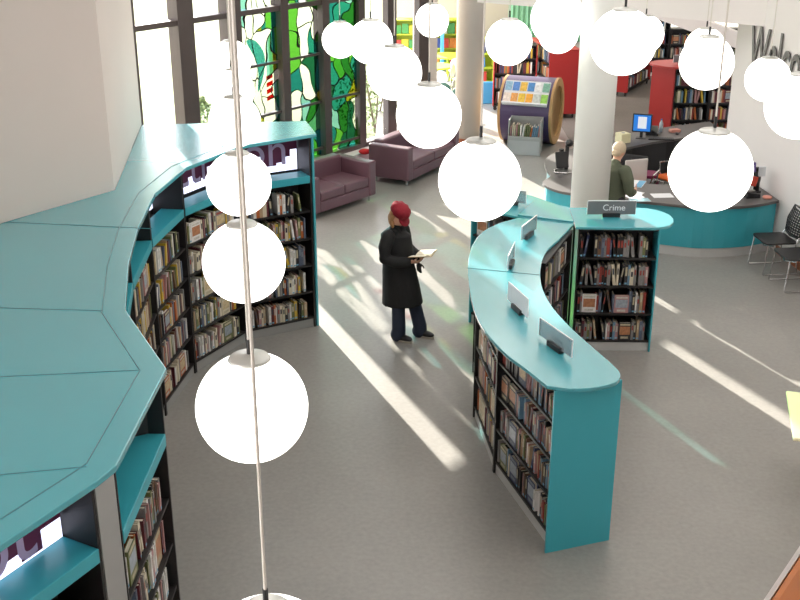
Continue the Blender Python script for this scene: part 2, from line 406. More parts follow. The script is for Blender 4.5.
tr_ = thing('tree', 'tree outside the glazing whose crown shades the upper panes', 'tree', (-5.07, 22.4, -.5))  # leafy crown added out of view to end the sun streak on the floor
cr_ = B()
for k in range(26): cr_.ball((random.uniform(-.3, .3), random.uniform(-.3, .3), random.uniform(6.05, 7.5)), random.uniform(.25, .42), seg=10)
cr_.build('crown', LEAF, tr_); B().tube([(.85, .3, 0), (.82, .3, 3.9), (0, 0, 6.3)], [.09, .06, .04]).build('trunk', MATS['bark'], tr_)

# ------------------------------------------------------------------ bookcases
BOOKS = []      # every book wanted, placed later
COLORS = {
 'charcoal': (48, 46, 50), 'black': (28, 27, 28), 'pale cream': (214, 204, 180), 'white': (226, 224, 220), 'navy blue': (46, 58, 96), 'sky blue': (104, 140, 166),
 'brick red': (144, 58, 48), 'maroon': (96, 40, 48), 'orange': (184, 100, 50), 'mustard yellow': (206, 172, 60), 'olive green': (110, 116, 74), 'grey': (136, 134, 132),
 'brown': (112, 84, 62), 'dusty pink': (178, 134, 132), 'slate blue': (88, 98, 118), 'tan': (176, 150, 118)}
PALE = ['pale cream', 'white', 'tan', 'grey', 'pale cream', 'brown', 'mustard yellow', 'slate blue', 'white', 'dusty pink', 'charcoal', 'olive green', 'maroon', 'grey', 'pale cream', 'orange']
DARK = ['charcoal', 'charcoal', 'grey', 'slate blue', 'black', 'grey', 'black', 'grey', 'slate blue', 'brown', 'maroon', 'navy blue', 'white', 'pale cream', 'brick red', 'black', 'charcoal', 'grey', 'sky blue', 'tan', 'olive green', 'dusty pink']
BRIGHT = ['brick red', 'mustard yellow', 'orange', 'navy blue', 'white', 'pale cream', 'charcoal', 'olive green', 'dusty pink', 'grey', 'sky blue', 'maroon']
def fill_row(root, x0, x1, y, z, maxh, palette, row, where, group, fill=0.94, thin=1.0, face=0.03):
    x = x0 + random.uniform(0, .02); k = 0; end = x0+(x1-x0)*fill
    base_h = random.uniform(.19, .22)
    while True:
        if random.random() < face and end-x > .2 and maxh > .24:
            w = random.uniform(.14, .17); d = .03; h = min(maxh-.03, random.uniform(.21, .24)); kind = 'face'
        else:
            w = random.uniform(.018, .040)*thin; d = random.uniform(.13, .175); h = min(maxh-.02, base_h+random.uniform(-.015, .045)); kind = 'spine'
        if x+w > end: break
        tilt = 0
        if kind == 'spine' and random.random() < .13 and x+w+.05 < end:
            tilt = random.choice((-1, -1, 1))*random.uniform(.08, .2)
        pad = abs(math.sin(tilt))*h
        BOOKS.append(dict(root=root, x=x+w/2+(pad if tilt < 0 else 0), y=y+random.uniform(0, .02), z=z, w=w-.0015, h=h, d=d, c=random.choice(palette), tilt=tilt,
                          row=row, k=k, where=where, group=group, kind=kind))
        x += w+pad+ (.001); k += 1
        if random.random() < .03: x += random.uniform(.02, .06)
def bookcase(p0, p1, name, label, where, group, height=1.5, depth=.30, rows=4, first=.13, step=.335, palette=DARK, body=BLACK, kick=STEEL,
             niche=None, fill=.94, left_panel=None, right_panel=None, top=True, castors=False, cat='bookcase', books=True, thin=1.0, face=.03, th=.02, ends=(1, 1), bevel=.002):
    """p0 is the viewer's left end of the front, p1 the right end. local x along the front, local y into the shelf."""
    d = Vector((p1[0]-p0[0], p1[1]-p0[1])); L = d.length
    t = thing(name, label, cat, (p0[0], p0[1], 0), math.atan2(d.y, d.x), 'bookcase bays')
    z0 = .1 if castors else 0
    for sx, m_, e in ((0, left_panel, ends[0]), (L-th, right_panel, ends[1])):
        B().box(sx, sx+th, -.0 if not m_ else -.01, depth, z0, height).build('side_panel', m_ or body, t, bevel=bevel)
    B().box(th, L-th, depth-.015, depth, z0, height).build('back_panel', body, t)
    for r in range(rows):
        z = first+r*step
        B().box(th, L-th, .012, depth-.015, z-.022, z).build('shelf', body, t)
    topz = first+rows*step
    if niche is None and top: B().box(th, L-th, .0, depth-.015, height-.025, height).build('top_panel', body, t)
    if kick is not None and not castors: B().box(th, L-th, .02, .035, 0, first-.024).build('plinth', kick, t)
    if castors:
        B().box(th, L-th, .0, depth, z0, z0+.02).build('base_board', body, t)
        for cx in (.06, L-.06):
            for cy in (.05, depth-.05):
                B().tube([(cx, cy-.012, .04), (cx, cy+.012, .04)], .04, 12).box(cx-.01, cx+.01, cy-.02, cy+.02, .05, .1).build('castor', BLK_PLASTIC, t)
    if niche is not None:
        # teal display ledge over the top row of books, lightbox at the back of the niche
        lf_ = niche.get('lift', 0)
        B().box(th, L-th, -.005, .24, topz+lf_, topz+lf_+.085).build('display_ledge', TEAL, t, bevel=.004)
        B().box(th, L-th, .24, depth-.015, topz, topz+.02).build('niche_floor', BLACK, t)
        if niche and 'steps' in niche:
            bk_ = niche.get('back', depth)
            lp = B().box(.16, L-.03, bk_-.035, bk_-.016, topz+.09 if bk_ == depth else topz+.17, height-.03).build('light_panel', LIGHTBOX, t)
            zt = height-.03
            steps = niche['steps']; x = .16; W_ = (L-.19)
            poly = [(x, zt)]
            for i, s_ in enumerate(steps):
                poly += [(.16+W_*i/len(steps), zt-s_), (.16+W_*(i+1)/len(steps), zt-s_)]
            poly.append((.16+W_, zt))
            me = B(); pts = [(a, -b_) for a, b_ in poly]
            for i, s_ in enumerate(steps):
                me.box(.16+W_*i/len(steps), .16+W_*(i+1)/len(steps), bk_-.039, bk_-.036, zt-s_, zt)
            me.build('maroon_letter_shapes', MAROON, lp)
            text_mesh('lilac_lettering', niche['text'], niche.get('size', .42), .001, LILAC, lp,
                      Matrix.Translation((.16+W_*niche.get('cx', .5), bk_-.041, topz+niche.get('dz', .2))) @ RX90)
    if books:
        for r in range(rows):
            fill_row(t, th+.01, L-th-.01, .025, first+r*step+.0005, step-.024, palette, rows-r, where, group, fill if not isinstance(fill, list) else fill[r], thin, face)
    return t, L
LIGHTBOX = mat('lit_sign_panel', (225, 228, 250), 0.4, var=0, emit=1.5)
MAROON = mat('maroon_vinyl', (104, 40, 78), 0.5, var=0)
LILAC = mat('lilac_vinyl', (196, 176, 214), 0.5, var=0)

# left curved wall of shelves
LP = [(-1.02, 12.26), (-1.79, 11.83), (-2.25, 10.97), (-2.38, 9.98), (-2.31, 8.86), (-2.16, 7.98), (-1.96, 7.02), (-1.50, 6.12)]
HL = 2.33
kw = dict(height=HL, depth=.36, rows=5, step=.335, palette=PALE, kick=GREYP, group='library books in the curved wall of shelves')
W1 = bookcase(LP[1], LP[0], 'curved_bookcase', 'tall shelf bay at the far end of the curved wall, with its teal end panel', 'curved wall bay by end panel',
              niche=dict(text='on', size=.55, steps=[.27, .31, .20, .33, .33, .30, .24, .16], dz=.17, cx=.42), **kw)[0]
bookcase(LP[2], LP[1], 'curved_bookcase', 'tall shelf bay second from the far end of the curved wall', 'second far bay of curved wall',
         niche=dict(text='cti', size=.55, steps=[.10, .30, .33, .24, .33, .30, .20], dz=.17), **kw)
bookcase(LP[3], LP[2], 'curved_bookcase', 'tall shelf bay third from the far end of the curved wall', 'third far bay of curved wall',
         niche=dict(text='fi', size=.55, steps=[.10, .30, .33, .30], dz=.17), **kw)
bookcase(LP[4], LP[3], 'curved_bookcase', 'tall shelf bay fourth from the far end, seen almost edge on', 'fourth far bay of curved wall', niche={}, **kw)
bookcase(LP[5], LP[4], 'curved_bookcase', 'tall shelf bay deepest in the curve, mostly hidden by the teal top', 'deepest bay of curved wall', niche={}, **kw)
kb = dict(kw); kb['books'] = False
bookcase(LP[6], LP[5], 'curved_bookcase', 'tall black shelf bay hidden behind the jutting corner of the teal top', 'bay behind the corner', niche={}, **kb)
bookcase(LP[7], LP[6], 'curved_bookcase', 'tall black shelf bay on the far side of the jutting corner', 'bay behind the corner', niche={}, **kb)
kn = dict(kw); kn['group'] = 'library books in the near left shelves'
bookcase((-1.49, 4.99), (-1.475, 6.10), 'curved_bookcase', 'near black shelf bay facing right, just under the teal corner', 'bay under the near teal corner', niche={'lift': .05}, **{**kn, 'face': .12})
WN = bookcase((-2.315, 3.40), (-1.555, 4.82), 'curved_bookcase', 'nearest black shelf bay at bottom left with a lit maroon and lilac sign', 'nearest bay at bottom left',
         niche=dict(text='ot', size=.5, steps=[.15, .25, .17, .28, .2, .3, .16, .25, .31, .2], dz=.19, cx=.72, back=.27, lift=.08), **{**kn, 'palette': DARK+['mustard yellow']*5})[0]
# grey corner post
adopt(B().prism([(-1.55, 4.825), (-1.49, 4.97), (-1.56, 5.01), (-1.63, 4.86)], 0, HL-.002).build('corner_post', GREYP), WN)
adopt(B().prism([(-.985, 12.30), (-1.005, 12.27), (-1.20, 12.62), (-1.18, 12.66)], 0, HL).build('end_panel', TEAL), W1)
# the big teal top
TOPP = [(-0.95, 12.30), (-1.73, 11.74), (-2.17, 10.84), (-2.29, 9.90), (-2.22, 8.86), (-2.10, 8.0), (-1.91, 7.07), (-1.44, 6.13), (-1.47, 4.97), (-1.53, 4.82), (-2.33, 3.32),
        (-9, 3.3), (-9, 9.0), (-3.45, 9.0), (-2.70, 10.03), (-3.03, 12.73), (-3.0, 12.75), (-1.12, 12.95)]
tt = B().prism(TOPP, HL, HL+.04).build('worktop', TEAL_TOP, bevel=.006)
tag(tt, 'broad teal top covering the curved wall of shelving on the left', 'worktop')
edge = [(-1.73, 11.74), (-2.17, 10.84), (-2.29, 9.90), (-2.22, 8.86), (-2.10, 8.0), (-1.91, 7.07), (-1.44, 6.13), (-1.47, 4.97), (-1.53, 4.82), (-2.33, 3.32)]
off = offset(edge, -0.16)
SEAM = mat('dark_teal_seam', (56, 122, 132), 0.5, var=0)
se = B()
for i in range(len(off)-1):
    se.tube([(*off[i], HL+.041), (*off[i+1], HL+.041)], .0035, 4)
for a, c in (((-2.10, 8.86), (-4.5, 9.2)), ((-2.06, 7.05), (-5.5, 7.3)), ((-1.60, 6.1), (-6, 5.6)), ((-1.62, 4.95), (-5, 4.3))):
    se.tube([(*a, HL+.041), (*c, HL+.041)], .0035, 4)
se.build('panel_seam', SEAM, tt)

# island of shelving
gi = 'library books in the island shelving'
E0 = [(1.22, 7.63), (0.86, 8.86), (0.74, 9.95), (0.80, 11.0), (1.12, 11.72)]
I0 = [(1.70, 7.80), (1.50, 8.80), (1.40, 9.50), (1.42, 10.35), (1.93, 11.55)]
ki = dict(height=1.485, depth=.27, rows=4, step=.335, palette=DARK, kick=STEEL, group=gi, face=.05)
IB = bookcase(E0[1], E0[0], 'island_bookcase', 'black shelf bay at the near end of the island, with its broad teal end panel', 'island bay by the end panel', **ki)[0]
bookcase(E0[2], E0[1], 'island_bookcase', 'narrow sunlit shelf bay on the outer left side of the curved island', 'sunlit outer bay of island', **{**ki, 'palette': PALE})
bookcase(E0[3], E0[2], 'island_bookcase', 'shelf bay on the outer side of the island hidden under the bulging teal top', 'outer bay under the bulge', **{**ki, 'books': False})
bookcase(E0[4], E0[3], 'island_bookcase', 'shelf bay on the outer side of the island nearest the junction', 'outer bay at the junction', **{**ki, 'books': False})
bookcase((1.47, 10.42), (1.90, 11.50), 'island_bookcase', 'black shelf bay in the hollow of the curved island, beside the crime shelves', 'bay in the island hollow', **{**ki, 'depth': .22})
bookcase((1.31, 9.38), (1.335, 10.33), 'island_bookcase', 'shelf bay on the inner side of the island under the narrow waist', 'inner waist bay', **{**ki, 'books': False, 'depth': .22})
bookcase((1.65, 7.88), (1.31, 9.30), 'island_bookcase', 'shelf bay on the inner right side of the island behind the end panel', 'inner bay behind the end panel', **{**ki, 'books': False, 'depth': .15})
endp = B().prism([(1.185, 7.60), (1.19, 7.575), (1.745, 7.765), (1.737, 7.79)], 0, 1.485).build('end_panel', TEAL, bevel=.002)
adopt(endp, IB)
# crime bay
ct, cl = bookcase((1.975, 11.56), (2.875, 11.53), 'crime_bookcase', 'black four-shelf bookcase under the Crime sign, full of dark paperbacks', 'crime bookcase', height=1.485, depth=.30, rows=4, palette=DARK,
                  kick=STEEL, group='paperbacks in the crime bookcase', fill=[.99, .95, .93, .9], face=.045, right_panel=TEAL)
bookcase((2.85, 12.15), (1.97, 12.16), 'island_bookcase', 'shelf bay on the back of the crime bookcase facing the enquiry desk', 'back of crime', height=1.485, depth=.28, rows=4, group=gi, books=False)
# far left arm
bookcase((0.845, 12.40), (1.23, 11.97), 'island_bookcase', 'black shelf bay of the short far arm of the island under the large globe', 'short far arm of island', left_panel=TEAL, **ki)
struct_top = [(1.13, 7.60), (1.0, 7.90), (0.86, 8.20), (0.73, 8.65), (0.665, 9.15), (0.655, 9.75), (0.68, 10.35), (0.76, 10.9), (0.90, 11.35), (1.12, 11.66), (1.33, 11.83),
              (1.92, 11.60), (1.70, 11.10), (1.51, 10.7), (1.40, 10.25), (1.345, 9.75), (1.37, 9.25), (1.47, 8.75), (1.60, 8.32), (1.70, 8.0), (1.735, 7.83), (1.70, 7.70), (1.60, 7.615), (1.45, 7.56), (1.30, 7.55)]
tp = smooth_path(struct_top[:10], 4) + struct_top[10:12] + smooth_path(struct_top[12:], 4)
itop = tag(B().prism(tp, 1.487, 1.52).build('worktop', TEAL_TOP, bevel=.006), 'glossy S-curved teal top of the shelving island', 'worktop')
B().tube([(0.66, 10.2, 1.521), (1.37, 10.0, 1.521)], .003, 4).build('panel_seam', SEAM, itop)
cr_top = [(1.93, 11.50), (2.80, 11.47), (2.90, 11.50), (2.98, 11.56), (3.04, 11.66), (3.07, 11.80), (3.065, 11.93), (3.02, 12.04), (2.95, 12.13), (2.85, 12.19), (2.72, 12.22), (1.96, 12.22)]
tag(B().prism(cr_top, 1.488, 1.52).build('worktop', TEAL_TOP, bevel=.006), 'round-ended teal top of the crime bookcase carrying the Crime sign', 'worktop')
tag(B().prism([(1.35, 11.86), (1.925, 11.615), (1.95, 12.18), (1.58, 12.70), (1.30, 12.93), (0.82, 12.62), (0.82, 12.36), (1.12, 12.02), (1.20, 11.98)], 1.488, 1.52).build('worktop', TEAL_TOP, bevel=.005),
    'angled teal top of the short far arm of the island', 'worktop')
tag(B().prism([(1.33, 11.88), (1.925, 11.63), (1.95, 12.15), (1.58, 12.42)], 1.521, 1.545).build('junction_plate', TEAL_TOP, bevel=.004), 'raised wedge-shaped teal plate where the three island arms meet', 'plate')

# sign holders
def sign(x, y, z, ang, label, text=None, w=.46, h=.15, m=None, name='sign_holder', lsize=.10):
    t = thing(name, label, 'sign', (x, y, z), ang, 'sign holders on the teal tops')
    B().box(-.10, .10, -.025, .025, 0, .045).build('base_block', BLK_PLASTIC, t, bevel=.004)
    pn = B().box(-w/2, w/2, -.004, .004, .03, .03+h).build('sign_panel', m or ACRYLIC, t)
    fr = B()
    fr.box(-w/2-.003, w/2+.003, -.005, .005, .03+h, .035+h).box(-w/2-.004, -w/2, -.005, .005, .03, .03+h).box(w/2, w/2+.004, -.005, .005, .03, .03+h)
    fr.build('panel_edge', PAPER, pn)
    if text:
        text_mesh('lettering', text, lsize, .001, PAPER if lsize > .08 else ACRYLIC, pn, Matrix.Translation((w*.05, -.0055, .03+h*.30)) @ RX90)
    return t
GREYSIGN = mat('grey_sign_face', (112, 112, 114), 0.35, var=0)
sign(2.38, 11.86, 1.521, 0.0, 'grey Crime sign standing on the round-ended teal top', 'Crime', .54, .155, GREYSIGN)
sign(1.28, 12.33, 1.521, math.radians(-20), 'small grey sign holder on the far arm, half behind the large globe', None, .38)
sign(1.375, 11.15, 1.521, math.radians(63), 'clear grey sign holder just in front of the raised wedge plate', None, .44)
sign(1.10, 10.25, 1.521, math.radians(76), 'clear sign holder on the widest part of the curved island top', None, .42)
sign(1.05, 9.08, 1.521, math.radians(107), 'sunlit sign holder glaring white halfway along the curved island top', None, .44, .17, PAPER)  # white face stands in for sun glare on the clear acrylic
sign(1.28, 8.27, 1.521, math.radians(-66), 'clear sign holder with faint lettering nearest the rounded end of the island', 'Crime', .5, lsize=.07)

# ------------------------------------------------------------------ enquiry desk
outer = smooth_path([(5.38, 15.0), (4.9, 14.76), (4.26, 14.68), (3.73, 14.85), (3.2, 15.05), (2.62, 15.30), (2.3, 15.5), (2.13, 15.9), (2.3, 16.3), (2.28, 16.7), (2.34, 17.25), (2.55, 17.7), (2.95, 18.05), (3.5, 18.6), (4.1, 19.1), (4.8, 19.55), (5.7, 20.0)], 4)
inner = [(5.75, 19.0), (4.9, 18.72), (4.3, 18.42), (3.75, 18.0), (3.3, 17.4), (3.15, 16.8), (3.3, 16.2), (3.7, 15.85), (4.3, 15.75), (4.9, 15.85), (5.28, 16.0)]
desk = thing('enquiry_desk', 'large curved enquiry desk with teal front and dark grey top by the right wall', 'desk', (4.0, 15.5, 0))
Mo = Matrix.Translation((-4.0, -15.5, 0))
B().prism(outer+inner, .725, .765, Mo).build('desk_top', DARKTOP, desk, bevel=.004)
fp = B().strip([(x, y) for x, y in outer], 0, 0, 0) if False else B()
oo = outer[:45]
ins = offset(oo, -.04); ins2 = offset(oo, -.07)
for i in range(len(oo)-1): fp.prism([ins[i], ins[i+1], ins2[i+1], ins2[i]], .14, .725, Mo)
fp.build('front_panel', TEAL, desk, smooth=False)
kp = B(); k1 = offset(oo, -.055); k2 = offset(oo, -.08)
for i in range(len(oo)-1): kp.prism([k1[i], k1[i+1], k2[i+1], k2[i]], 0, .14, Mo)
kp.build('steel_plinth', STEEL, desk)
ip = B(); i1 = offset(inner, -.45); i2 = offset(inner, -.48)
for i in range(1, len(inner)-1): ip.prism([i1[i-1], i1[i], i2[i], i2[i-1]], 0, .725, Mo)
ip.build('inner_panel', BLK_PLASTIC, desk)
bo = outer[44:]; b1 = offset(bo, -.05); b2 = offset(bo, -.08); bp = B()
for i in range(len(bo)-1): bp.prism([b1[i], b1[i+1], b2[i+1], b2[i]], 0, .725, Mo)
bp.build('rear_panel', TEAL, desk)
ZD = .7655
# computer on the far side
mon = thing('monitor', 'computer monitor with a blue framed screen on the far side of the enquiry desk', 'monitor', (4.17, 18.70, ZD), math.radians(-18))
mon.scale = (.78, .78, .82)
B().box(-.21, .21, -.02, .02, .13, .52).build('screen_housing', BLK_PLASTIC, mon, bevel=.004)
sc = B().box(-.185, .185, -.023, -.021, .155, .495).build('screen', mat('blue_screen', (40, 120, 210), .3, var=0, emit=.5), mon)
B().box(-.09, .10, -.026, -.024, .21, .46).build('screen_page', mat('pale_page_on_screen', (210, 216, 226), .4, var=0, emit=.5), sc)
B().box(-.03, .03, 0, .04, .01, .2).box(-.11, .11, -.07, .09, 0, .012).build('stand', BLK_PLASTIC, mon)
kbd = thing('keyboard', 'black computer keyboard on the far side of the enquiry desk', 'keyboard', (4.50, 18.62, ZD), math.radians(-8))
B().box(-.22, .22, -.075, .075, 0, .018).build('keyboard_body', BLK_PLASTIC, kbd, bevel=.003)
kk = B()
for i in range(14):
    for j in range(4): kk.box(-.205+i*.03, -.18+i*.03, -.06+j*.03, -.036+j*.03, .018, .025)
kk.build('keys', mat('dark_grey_keys', (62, 62, 66), .5, var=0), kbd)
tag(B().ball((0, 0, .018), (.032, .055, .018)).build('mouse', BLK_PLASTIC, None, (4.86, 18.98, ZD), 0, True), 'black computer mouse beside the keyboard on the desk', 'mouse')
ph = thing('telephone', 'black desk telephone with raised display beside the monitor', 'telephone', (4.42, 18.98, ZD), math.radians(-20))
B().prism([(-.1, 0), (.12, 0), (.12, .03), (-.1, .12)], -.09, .09, RX90).build('phone_base', BLK_PLASTIC, ph)
B().tube([(-.09, -.1, .14), (-.09, 0, .17), (-.09, .1, .14)], .022).build('handset', BLK_PLASTIC, ph)
B().box(-.02, .1, -.02, -.01, .05, .16).build('display', GREYP, ph)
bt = thing('water_bottle', 'clear plastic water bottle with blue cap behind the telephone', 'bottle', (4.62, 19.2, ZD))
B().lathe([(.0, 0), (.034, .0), (.036, .12), (.03, .16), (.013, .19), (.013, .205)], 16).build('bottle_body', mat('pale_blue_plastic', (205, 220, 232), .15, var=0), bt, smooth=True)
B().lathe([(.0, .205), (.015, .205), (.015, .225), (0, .225)], 12).build('cap', mat('blue_cap', (70, 110, 190), .4, var=0), bt)
bx = thing('tissue_box', 'cream cube-shaped card box beside the monitor', 'box', (3.80, 18.42, ZD), math.radians(25))
bx.scale = (.8, .8, .8)
B().box(-.12, .12, -.12, .12, 0, .2).build('box_body', mat('cream_card', (232, 226, 186), .6, var=.03), bx, bevel=.01)
B().lathe([(0, .2005), (.04, .2005), (.04, .206), (0, .206)], 16).build('opening', GREYP, bx)
tag(B().box(-.09, .09, -.06, .06, 0, .05).build('sponge_box', mat('salmon_plastic', (222, 150, 132), .5), None, (4.86, 19.17, ZD), .3, bevel=.01), 'small salmon pink tray behind the keyboard', 'tray')
# papers near the customer
for i, (x, y, a, w, h, m_, lb) in enumerate([(3.77, 15.23, .08, .30, .21, PAPER, 'flat white printed sheet on the front of the enquiry desk'),
        (3.36, 15.18, .4, .24, .2, PAPER, 'white sheet lying under the leaflets in front of the customer'),
        (3.42, 15.36, -.5, .21, .15, PAPER, 'loose white sheet beyond the leaflets on the desk')]):
    tag(B().box(-w/2, w/2, -h/2, h/2, 0, .002).build('sheet_of_paper', m_, None, (x, y, ZD+.0005), a), lb, 'paper', 'papers on the desk')
lf = thing('magazine', 'magazine with pale blue and orange cover on the desk by the customer', 'magazine', (3.40, 14.985, ZD+.003), .15)
B().box(-.14, .14, -.075, .075, 0, .008).build('pages', PAPER, lf)
B().box(-.139, .139, -.074, .074, .008, .0095).build('cover', mat('pale_blue_cover', (150, 196, 206), .4, var=.35, scale=18), lf)
# till and bits at the right end
ti = thing('card_terminal', 'black card terminal and coiled cable at the right end of the enquiry desk', 'terminal', (5.02, 15.17, ZD), .2)
B().prism([(-.1, 0), (.11, 0), (.11, .05), (-.1, .09)], -.08, .08, RX90).build('terminal_body', BLK_PLASTIC, ti, bevel=.006)
B().box(-.05, .05, -.03, .03, .09, .10).build('keypad', GREYP, ti)
pd = thing('leaflet_stand', 'black wire leaflet stand with packets and cards against the right wall', 'stand', (5.12, 15.42, ZD), .3)
B().box(-.1, .1, -.07, .07, 0, .02).tube([(-.06, 0, .0), (-.06, 0, .42)], .03).tube([(.06, 0, 0), (.06, 0, .36)], .045).ball((0, -.02, .2), (.1, .06, .12)).build('stand_frame', BLK_PLASTIC, pd)
for i, (dx, dz, c) in enumerate([(-.11, .30, (226, 226, 230)), (-.05, .40, (92, 74, 140)), (.07, .32, (208, 212, 216)), (-.12, .10, (226, 226, 226)), (-.1, .17, (200, 70, 50))]):
    B().box(dx-.05, dx+.05, -.09-.004*i, -.05-.004*i, dz-.07, dz+.07, Matrix.Rotation(.12*(i-2), 4, 'Y')).build('packet', mat('packet_%d' % i, c, .5), pd, bevel=.005)
tag(B().lathe([(.0, 0), (.06, 0), (.07, .02), (.06, .03), (0, .03)], 18).build('round_dish', mat('salmon_plastic', (222, 150, 132)), None, (5.24, 15.10, ZD), 0, True), 'small salmon coloured dish at the corner of the enquiry desk', 'dish')
# equipment left of the column on the desk
eq = thing('self_service_reader', 'black reader with tilted screen and chrome base on the left lobe of the desk', 'reader', (2.52, 16.55, ZD), math.radians(15))
B().box(-.1, .1, -.02, .02, .05, .3, Matrix.Rotation(-.3, 4, 'X')).build('screen_housing', BLK_PLASTIC, eq, bevel=.006)
B().tube([(.1, .1, .0), (.1, .1, .42)], .03).ball((.12, .08, .42), .06).tube([(.05, .2, .0), (.05, .2, .3)], .04).build('post', BLK_PLASTIC, eq)
B().tube([(-.16, -.08, .012), (.0, -.16, .012), (.2, -.12, .012)], .01).tube([(-.16, -.08, .012), (-.12, .05, .012), (-.05, .1, .012)], .01).build('chrome_rail', CHROME, eq)

def office_chair(x, y, rz, label, seatm, backm):
    t = thing('office_chair', label, 'chair', (x, y, 0), rz, 'office chairs behind the enquiry desk')
    B().box(-.23, .23, -.22, .22, .43, .5).build('seat', seatm, t, bevel=.03)
    B().box(-.2, .2, .235, .27, .56, .98).build('backrest', backm, t, bevel=.03)
    B().tube([(0, .1, .44), (0, .27, .5), (0, .28, .7)], .02).build('back_bracket', BLK_PLASTIC, t)
    for s in (-1, 1):
        B().tube([(s*.22, .16, .46), (s*.28, .16, .66), (s*.28, -.12, .68), (s*.24, -.14, .48)], .012, 8).build('armrest', CHROME, t)
    B().tube([(0, 0, .1), (0, 0, .43)], .028).build('gas_column', CHROME, t)
    for k in range(5):
        a = k*2*PI/5+.3
        l_ = B().tube([(0, 0, .11), (.27*math.cos(a), .27*math.sin(a), .075)], [.025, .016]).build('leg', BLK_PLASTIC, t)
        B().ball((.27*math.cos(a), .27*math.sin(a), .031), .03, seg=10).build('castor', BLK_PLASTIC, l_)
    return t
ORANGE = mat('orange_fabric', (226, 106, 44), .8, var=.05)
office_chair(3.80, 16.95, math.radians(150), 'black-backed office chair with chrome arms behind the customer', BLK_PLASTIC, BLK_PLASTIC)
office_chair(4.47, 17.25, math.radians(-60), 'orange-seated office chair half hidden by the big globe', ORANGE, BLK_PLASTIC)
office_chair(3.72, 16.22, math.radians(20), 'orange office chair with pale back beside the customer in green', ORANGE, mat('pale_grey_mesh', (206, 200, 196), .6))
bn = thing('waste_bin', 'magenta waste bin under the far side of the enquiry desk', 'bin', (4.13, 17.62, 0))
B().lathe([(0, .01), (.13, .0), (.17, .42), (.175, .43), (.165, .43), (.125, .02), (0, .02)], 24).build('bin_body', mat('magenta_plastic', (140, 32, 84), .4), bn, smooth=True)
B().lathe([(.17, .425), (.182, .425), (.182, .44), (.17, .44)], 24).build('rim', mat('magenta_plastic', (140, 32, 84)), bn)
pdl = thing('drawer_pedestal', 'dark drawer unit with folders under the far side of the desk', 'drawers', (3.62, 17.86, 0), math.radians(38))
B().box(-.2, .2, -.22, .22, 0, .6).build('carcass', BLK_PLASTIC, pdl, bevel=.004)
for k in range(3):
    dr = B().box(-.19, .19, -.235, -.221, .04+.185*k, .21+.185*k).build('drawer', mat('dark_grey_keys', (62, 62, 66)), pdl)
    B().box(-.06, .06, -.25, -.236, .14+.185*k, .155+.185*k).build('handle', STEEL, dr)
tag(B().box(-.17, .17, -.12, .12, 0, .03).box(-.15, .16, -.11, .12, .03, .05).build('document_folders', mat('dark_folder', (60, 56, 62), .6), None, (3.62, 17.80, .6005), .5), 'stack of dark document folders on the drawer unit', 'folder')

# visitor chairs by the right wall
def visitor_chair(x, y, rz, label):
    t = thing('visitor_chair', label, 'chair', (x, y, 0), rz, 'black visitor chairs by the right wall')
    # faces local -y
    sp = smooth_path([(-.23, -.22), (0, -.235), (.23, -.22), (.235, 0), (.22, .2), (0, .21), (-.22, .2), (-.235, 0)], 3, True)
    B().prism(sp, .435, .46).build('seat', BLK_PLASTIC, t, bevel=.008)
    bk = B()
    n_ = 9
    for j in range(10):
        z = .52+.035*j; yy = .215+.02*(j/9)+.05*(j/9)**2; w = .2+.03*math.sin(PI*min(1, (j+2)/11))
        pts = [(w*math.cos(PI-PI*i/n_), yy+.05*(1-math.sin(PI*i/n_))*.6-.02+.02*0, z) for i in range(n_+1)]
        pts = [(-w+2*w*i/n_, yy+.03-.045*(4*(i/n_)*(1-i/n_)), z) for i in range(n_+1)]
        bk.tube(pts, (.010), 6)
    for i in range(9):
        f = i/8
        bk.tube([((-.2+.4*f), .215+.03-.045*4*f*(1-f), .51), ((-.21+.42*f), .235+.03-.045*4*f*(1-f), .68), ((-.19+.38*f), .29+.03-.045*4*f*(1-f), .85)], .009, 6)
    bk.tube([(-.2, .235, .5), (-.225, .26, .68), (-.19, .32, .86), (0, .29, .88), (.19, .32, .86), (.225, .26, .68), (.2, .235, .5), (0, .2, .49), (-.2, .235, .5)], .015, 8)
    bk.build('backrest', BLK_PLASTIC, t, smooth=True)
    for s in (-1, 1):
        B().tube([(s*.215, -.2, .43), (s*.235, -.235, .02), (s*.235, -.22, .012), (s*.235, .24, .012), (s*.235, .25, .03), (s*.215, .19, .43), (s*.205, .24, .52)], .0095, 8).build('leg', CHROME, t)
    B().tube([(-.215, -.12, .415), (0, -.16, .36), (.215, -.12, .415)], .008, 8).build('seat_rail', CHROME, t)
    return t
vc1 = visitor_chair(5.13, 14.25, math.radians(-83), 'black mesh-back visitor chair farther from the camera, nearest the enquiry desk')
vc2 = visitor_chair(5.22, 13.62, math.radians(-83), 'black visitor chair cut by the right edge of the photo, nearer the camera')

# Welcome lettering on the right wall
LETTER = mat('dark_grey_letters', (78, 74, 76), .45, var=0)
wa = math.atan2(WR[1][1]-WR[0][1], WR[1][0]-WR[0][0])  # along the wall, pointing away
Mw = Matrix.Translation((0, 0, 0))
tw = text_mesh('welcome_sign', 'Welcome', .92, .006, LETTER, None, RX90, align='LEFT', space=1.02, offset_=.008)
tag(tw, 'dark grey raised Welcome lettering on the white right wall', 'sign')
tw.rotation_euler = (0, 0, wa+PI); 
_ty = 16.55
tw.scale = (.64, 1, 1)
tw.location = (5.45-0.131*(_ty-15)-.05, _ty, 2.37)

